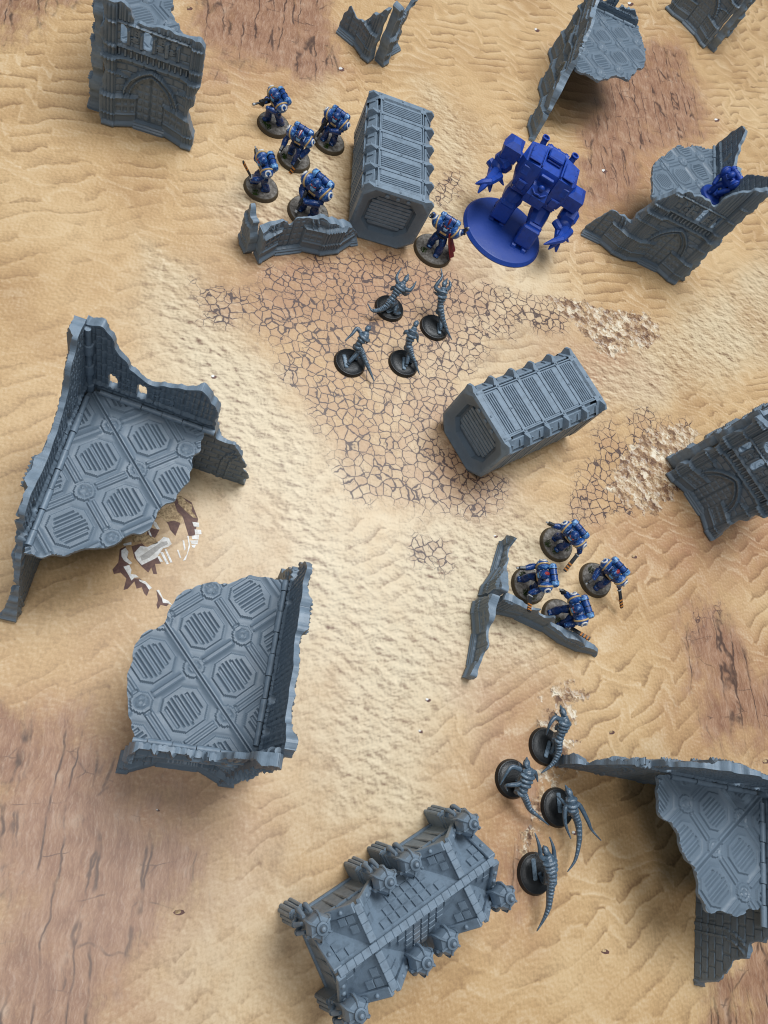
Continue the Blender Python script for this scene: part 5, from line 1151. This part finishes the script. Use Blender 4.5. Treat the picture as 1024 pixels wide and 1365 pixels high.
# ---- blue walker ------------------------------------------------------------
def make_walker():
    k = crop(600, 180, 5.389); o = at(k(378, 690), 2); zt = 62
    ax = at(k(430, 130), zt) - at(k(900, 420), zt); rz = math.degrees(math.atan2(ax[1], ax[0]))   # its own right side (+x)
    root = thing('walker_robot', 'big plain blue walking war machine with clawed fists on a round base', 'robot', (o[0], o[1], 0), rz)
    Rz = rotm(0, 0, -rz)
    def L(q, z): return Rz @ (at(k(*q), z) - np.array([o[0], o[1], 0]))
    MB().lathe((0, 0, 0), [(45, 0), (45, 1), (42.5, 4.0), (41, 4.4), (.5, 4.6)], 72).obj('base', PRIMER, root, 30)
    C = (L((620, 290), 62) + L((700, 260), 62)) / 2; C[2] = 0
    C = L((690, 290), 64); C[2] = 0
    def put(mb, nm, par=root, sm=30): return mb.obj(nm, PRIMER, par, sm)
    T = lambda x, y, z: C + np.array([x * 1.1, y * 1.1, 60 + (z - 60) * 1.12 - 2], float)
    # hull blocks either side of a sunk front
    torso = put(MB().hull([T(a * 22, b * 13, z) for a in (-1, 1) for b in (-1, 1) for z in (46, 70)] + [T(a * 14, b * 10, 76) for a in (-1, 1) for b in (-1, 1)]), 'torso')
    for s in (-1, 1):
        put(MB().hull([T(s * 9, 15, 48), T(s * 24, 12, 50), T(s * 9, 19, 60), T(s * 25, 16, 60), T(s * 9, 15, 78), T(s * 24, 12, 76), T(s * 9, -15, 80), T(s * 25, -14, 77), T(s * 9, -16, 54), T(s * 26, -14, 56), T(s * 28, 2, 72), T(s * 28, 0, 58)]), 'hull_plate', torso)
        put(MB().box(T(s * 17, 2, 79.6), (13, 22, 1.6), None, ch=.6), 'roof_plate', torso)
        put(MB().box(T(s * 17, 17.2, 57), (9, 2.5, 10), rotm(-8, 0, 0), ch=.8), 'front_panel', torso)
        for q in (-4, 4):
            for zz in (53, 61): put(MB().ell(T(s * 17 + q, 18.4 + (.4 if zz < 55 else -.6), zz), (.8, .8, .8), None, 8, 6), 'rivet', torso, 60)
        for q in (-8, 0, 8): put(MB().ell(T(s * 22, q + 2, 80.2), (.9, .9, .7), None, 8, 6), 'rivet', torso, 60)
        put(MB().box(T(s * 9.6, 1, 79.4), (1.6, 28, 2.6), None, ch=.4), 'hull_trim', torso); put(MB().tube([T(s * 7, 12, 60), T(s * 6, 17, 56), T(s * 5, 18, 48), T(s * 8, 12, 44)], 1.3, 8, 4), 'cable', torso, 60)
        put(MB().box(T(s * 20, 14.5, 69), (8, 2.0, 9), rotm(14, 0, 0), ch=.7), 'upper_panel', torso)
    put(MB().box(T(0, -8, 80), (17, 14, 4), None, ch=1.2), 'hatch', torso)
    for q in range(5): put(MB().box(T(0, -2 + q * 2.9, 77.2 - q * 2.2), (15 - q, 2.0, 2.0), rotm(-35, 0, 0), ch=.4), 'grille_bar', torso)
    put(MB().hull([T(a * w, y, z) for a in (-1, 1) for w, y, z in ((8.5, 10, 44), (9.5, 21, 47), (9.5, 23, 57), (8.0, 18, 64), (8.5, 10, 66))]), 'sarcophagus', torso)
    put(MB().box(T(0, 23.0, 55), (10, 1.5, 8), rotm(-12, 0, 0), ch=.6), 'sarcophagus_plate', torso)
    put(MB().ell(T(0, 19.5, 65.5), (3.4, 3.0, 3.0)), 'skull_ornament', torso, 60)
    put(MB().tube([T(-7, 20, 62), T(-3, 22.5, 60), T(0, 23, 61), T(3, 22.5, 60), T(7, 20, 62)], 1.1, 8, 3), 'wing_ornament', torso, 60)
    put(MB().box(T(0, 14, 71), (14, 3, 9), rotm(-30, 0, 0), ch=.6), 'screen', torso)
    # exhausts and engine roll at the back
    for s in (-1, 1):
        p = [T(s * 14, -15, 68), T(s * 15, -20, 74), T(s * 15.5, -23, 80)]
        ex = put(MB().tube(p, [3.6, 3.4, 3.0], 12, 3), 'exhaust', torso, 40); put(MB().lathe(p[-1], [(3.7, -1.5), (3.9, 1.2), (2.6, 1.3), (2.4, -.5)], 14), 'exhaust_ring', ex, 40)
    put(MB().tube([T(-11, -18, 75), T(11, -18, 75)], 5.4, 16), 'engine_drum', torso, 40)
    for x in (-8, 0, 8): put(MB().tube([T(x - 1.2, -18, 75), T(x + 1.2, -18, 75)], 6.1, 16), 'drum_band', torso, 40)
    put(MB().box(T(0, -15, 62), (26, 10, 18), None, ch=2), 'engine', torso)
    # pelvis and legs
    pelvis = put(MB().hull([T(a * 13, b * 8, z) for a in (-1, 1) for b in (-1, 1) for z in (38, 47)] + [T(a * 7, 0, 34) for a in (-1, 1)]), 'pelvis')
    for s, fp in ((1, (355, 565)), (-1, (505, 765))):
        F = L(fp, 5); F[2] = 4.4; H = T(s * 13, 0, 42); K = (H + F) / 2 + np.array([s * 2.0, 7, 3])
        lg = put(MB().tube([H, (H + K) / 2, K], [9, 11, 9.0], 10, 2), 'leg', root, 30)
        put(MB().tube([K, (K + F) / 2 + (0, 0, 1), F + (0, 0, 5)], [8, 10.5, 9], 8, 2), 'shin', lg, 30)
        c = K * .45 + F * .55 + np.array([0, 7.5, 1]); v = K - F
        put(MB().box(c + (0, 1.5, 4), (19, 6.0, 22), frame(v) @ rotm(-90, 0, 0) if False else rotm(12, 0, 0), ch=1.5), 'shin_guard', lg)
        put(MB().box(K + (0, 5, 1), (17, 7, 11), rotm(-20, 0, 0), ch=2.2), 'knee_pad', lg)
        put(MB().hull([F + np.array(p) for p in [(-8, -8, 0), (8, -8, 0), (-8, 7, 0), (8, 7, 0), (-5.5, -5, 7), (5.5, -5, 7), (-5.5, 4, 7), (5.5, 4, 7)]]), 'foot', lg)
        for x in (-5, 5): put(MB().hull([F + np.array(p) for p in [(x - 3.2, 5, 0), (x + 3.2, 5, 0), (x * 1.25 - 2.6, 14, 0), (x * 1.25 + 2.6, 14, 0), (x - 3, 5, 5), (x + 3, 5, 5), (x * 1.25 - 1.8, 12.5, 2.6), (x * 1.25 + 1.8, 12.5, 2.6)]]), 'toe', lg)
        put(MB().hull([F + np.array(p) for p in [(-3, -7, 0), (3, -7, 0), (-2.4, -13, 0), (2.4, -13, 0), (-3, -7, 4), (3, -7, 4)]]), 'toe', lg)
        for t in (-1, 1): put(MB().tube([K + (t * 5.5, -3, 2), F + (t * 5, -3, 9)], 1.2, 8), 'piston', lg, 40)
        put(MB().ell(H + (s * 3, 6, 0), (3.2, 3.2, 3.2)), 'hip_joint', lg, 60)
        put(MB().hull([H + np.array(p) for p in [(-7, 8, 4), (7, 8, 4), (-8, 13, -6), (8, 13, -6), (-6, 13, -15), (6, 13, -15), (-7, 5, 4), (7, 5, 4), (-8, 9, -6), (8, 9, -6), (-6, 10, -15), (6, 10, -15)]]), 'hip_guard', lg)
        put(MB().box(H + (s * 9, 0, -6), (5, 17, 17), rotm(0, -s * 10, 0), ch=1.6), 'thigh_plate', lg)
    # arms
    def arm(sh, el, wr, tips, s):
        sh, el, wr = [L(*q) for q in (sh, el, wr)]
        a = put(MB().hull([sh + np.array(p) for p in [(-8, -10, 6), (8, -10, 6), (-9, 10, 5), (9, 10, 5), (-9, -9, -8), (9, -9, -8), (-8, 9, -9), (8, 9, -9), (s * 11, 4, 1), (s * 11, -4, 1), (-4, 5, 9.5), (4, 5, 9.5), (-4, -5, 9.5), (4, -5, 9.5)]]), 'arm')
        put(MB().tube([T(s * 22, 0, 64), sh], 5, 10), 'shoulder_joint', a, 30)
        d = el - sh; put(MB().tube([sh, sh + d * .5, el], [7, 8, 7], 10), 'upper_arm', a, 30)
        d = wr - el; fr = frame(d)
        put(MB().box(el + d * .5, (18.5, np.linalg.norm(d) * 1.05, 16.5), fr, ch=3.4), 'forearm', a)
        put(MB().box(el + d * .45 + fr[:, 2] * 8.4, (12, np.linalg.norm(d) * .7, 2), fr, ch=.7), 'forearm_plate', a)
        hand = put(MB().ell(wr + d * .08, (8.5, 7, 6.5), fr, 14, 10), 'hand', a, 50)
        for i, tp in enumerate(tips):
            e = L(*tp); n = len(tips); off = fr @ np.array([(i - (n - 1) / 2) * 6.2, 4.0, (1.5 if i % 2 else -1.0)]); b = wr + off; m_ = (b + e) / 2 + fr[:, 2] * 3.6 + fr[:, 0] * (i - (n - 1) / 2) * 3.0
            f = put(MB().tube([b, b * .55 + m_ * .45, m_], [4.3, 4.2, 3.9], 8, 2), 'claw', hand, 40)
            put(MB().tube([m_, m_ * .5 + e * .5 + fr[:, 2] * .8, e], [3.8, 3.2, .6], 8, 3), 'claw_tip', f, 40)
            put(MB().ell(m_, (3.6, 3.6, 3.6), None, 10, 8), 'knuckle', f, 60)
    arm(((455, 95), 66), ((425, 165), 54), ((345, 222), 46), [((182, 350), 40), ((200, 418), 36), ((285, 412), 31), ((385, 362), 36)], 1)
    arm(((890, 450), 62), ((875, 540), 46), ((822, 632), 38), [((672, 785), 34), ((706, 822), 29), ((760, 842), 25), ((850, 770), 30)], -1)
    return root
make_walker()
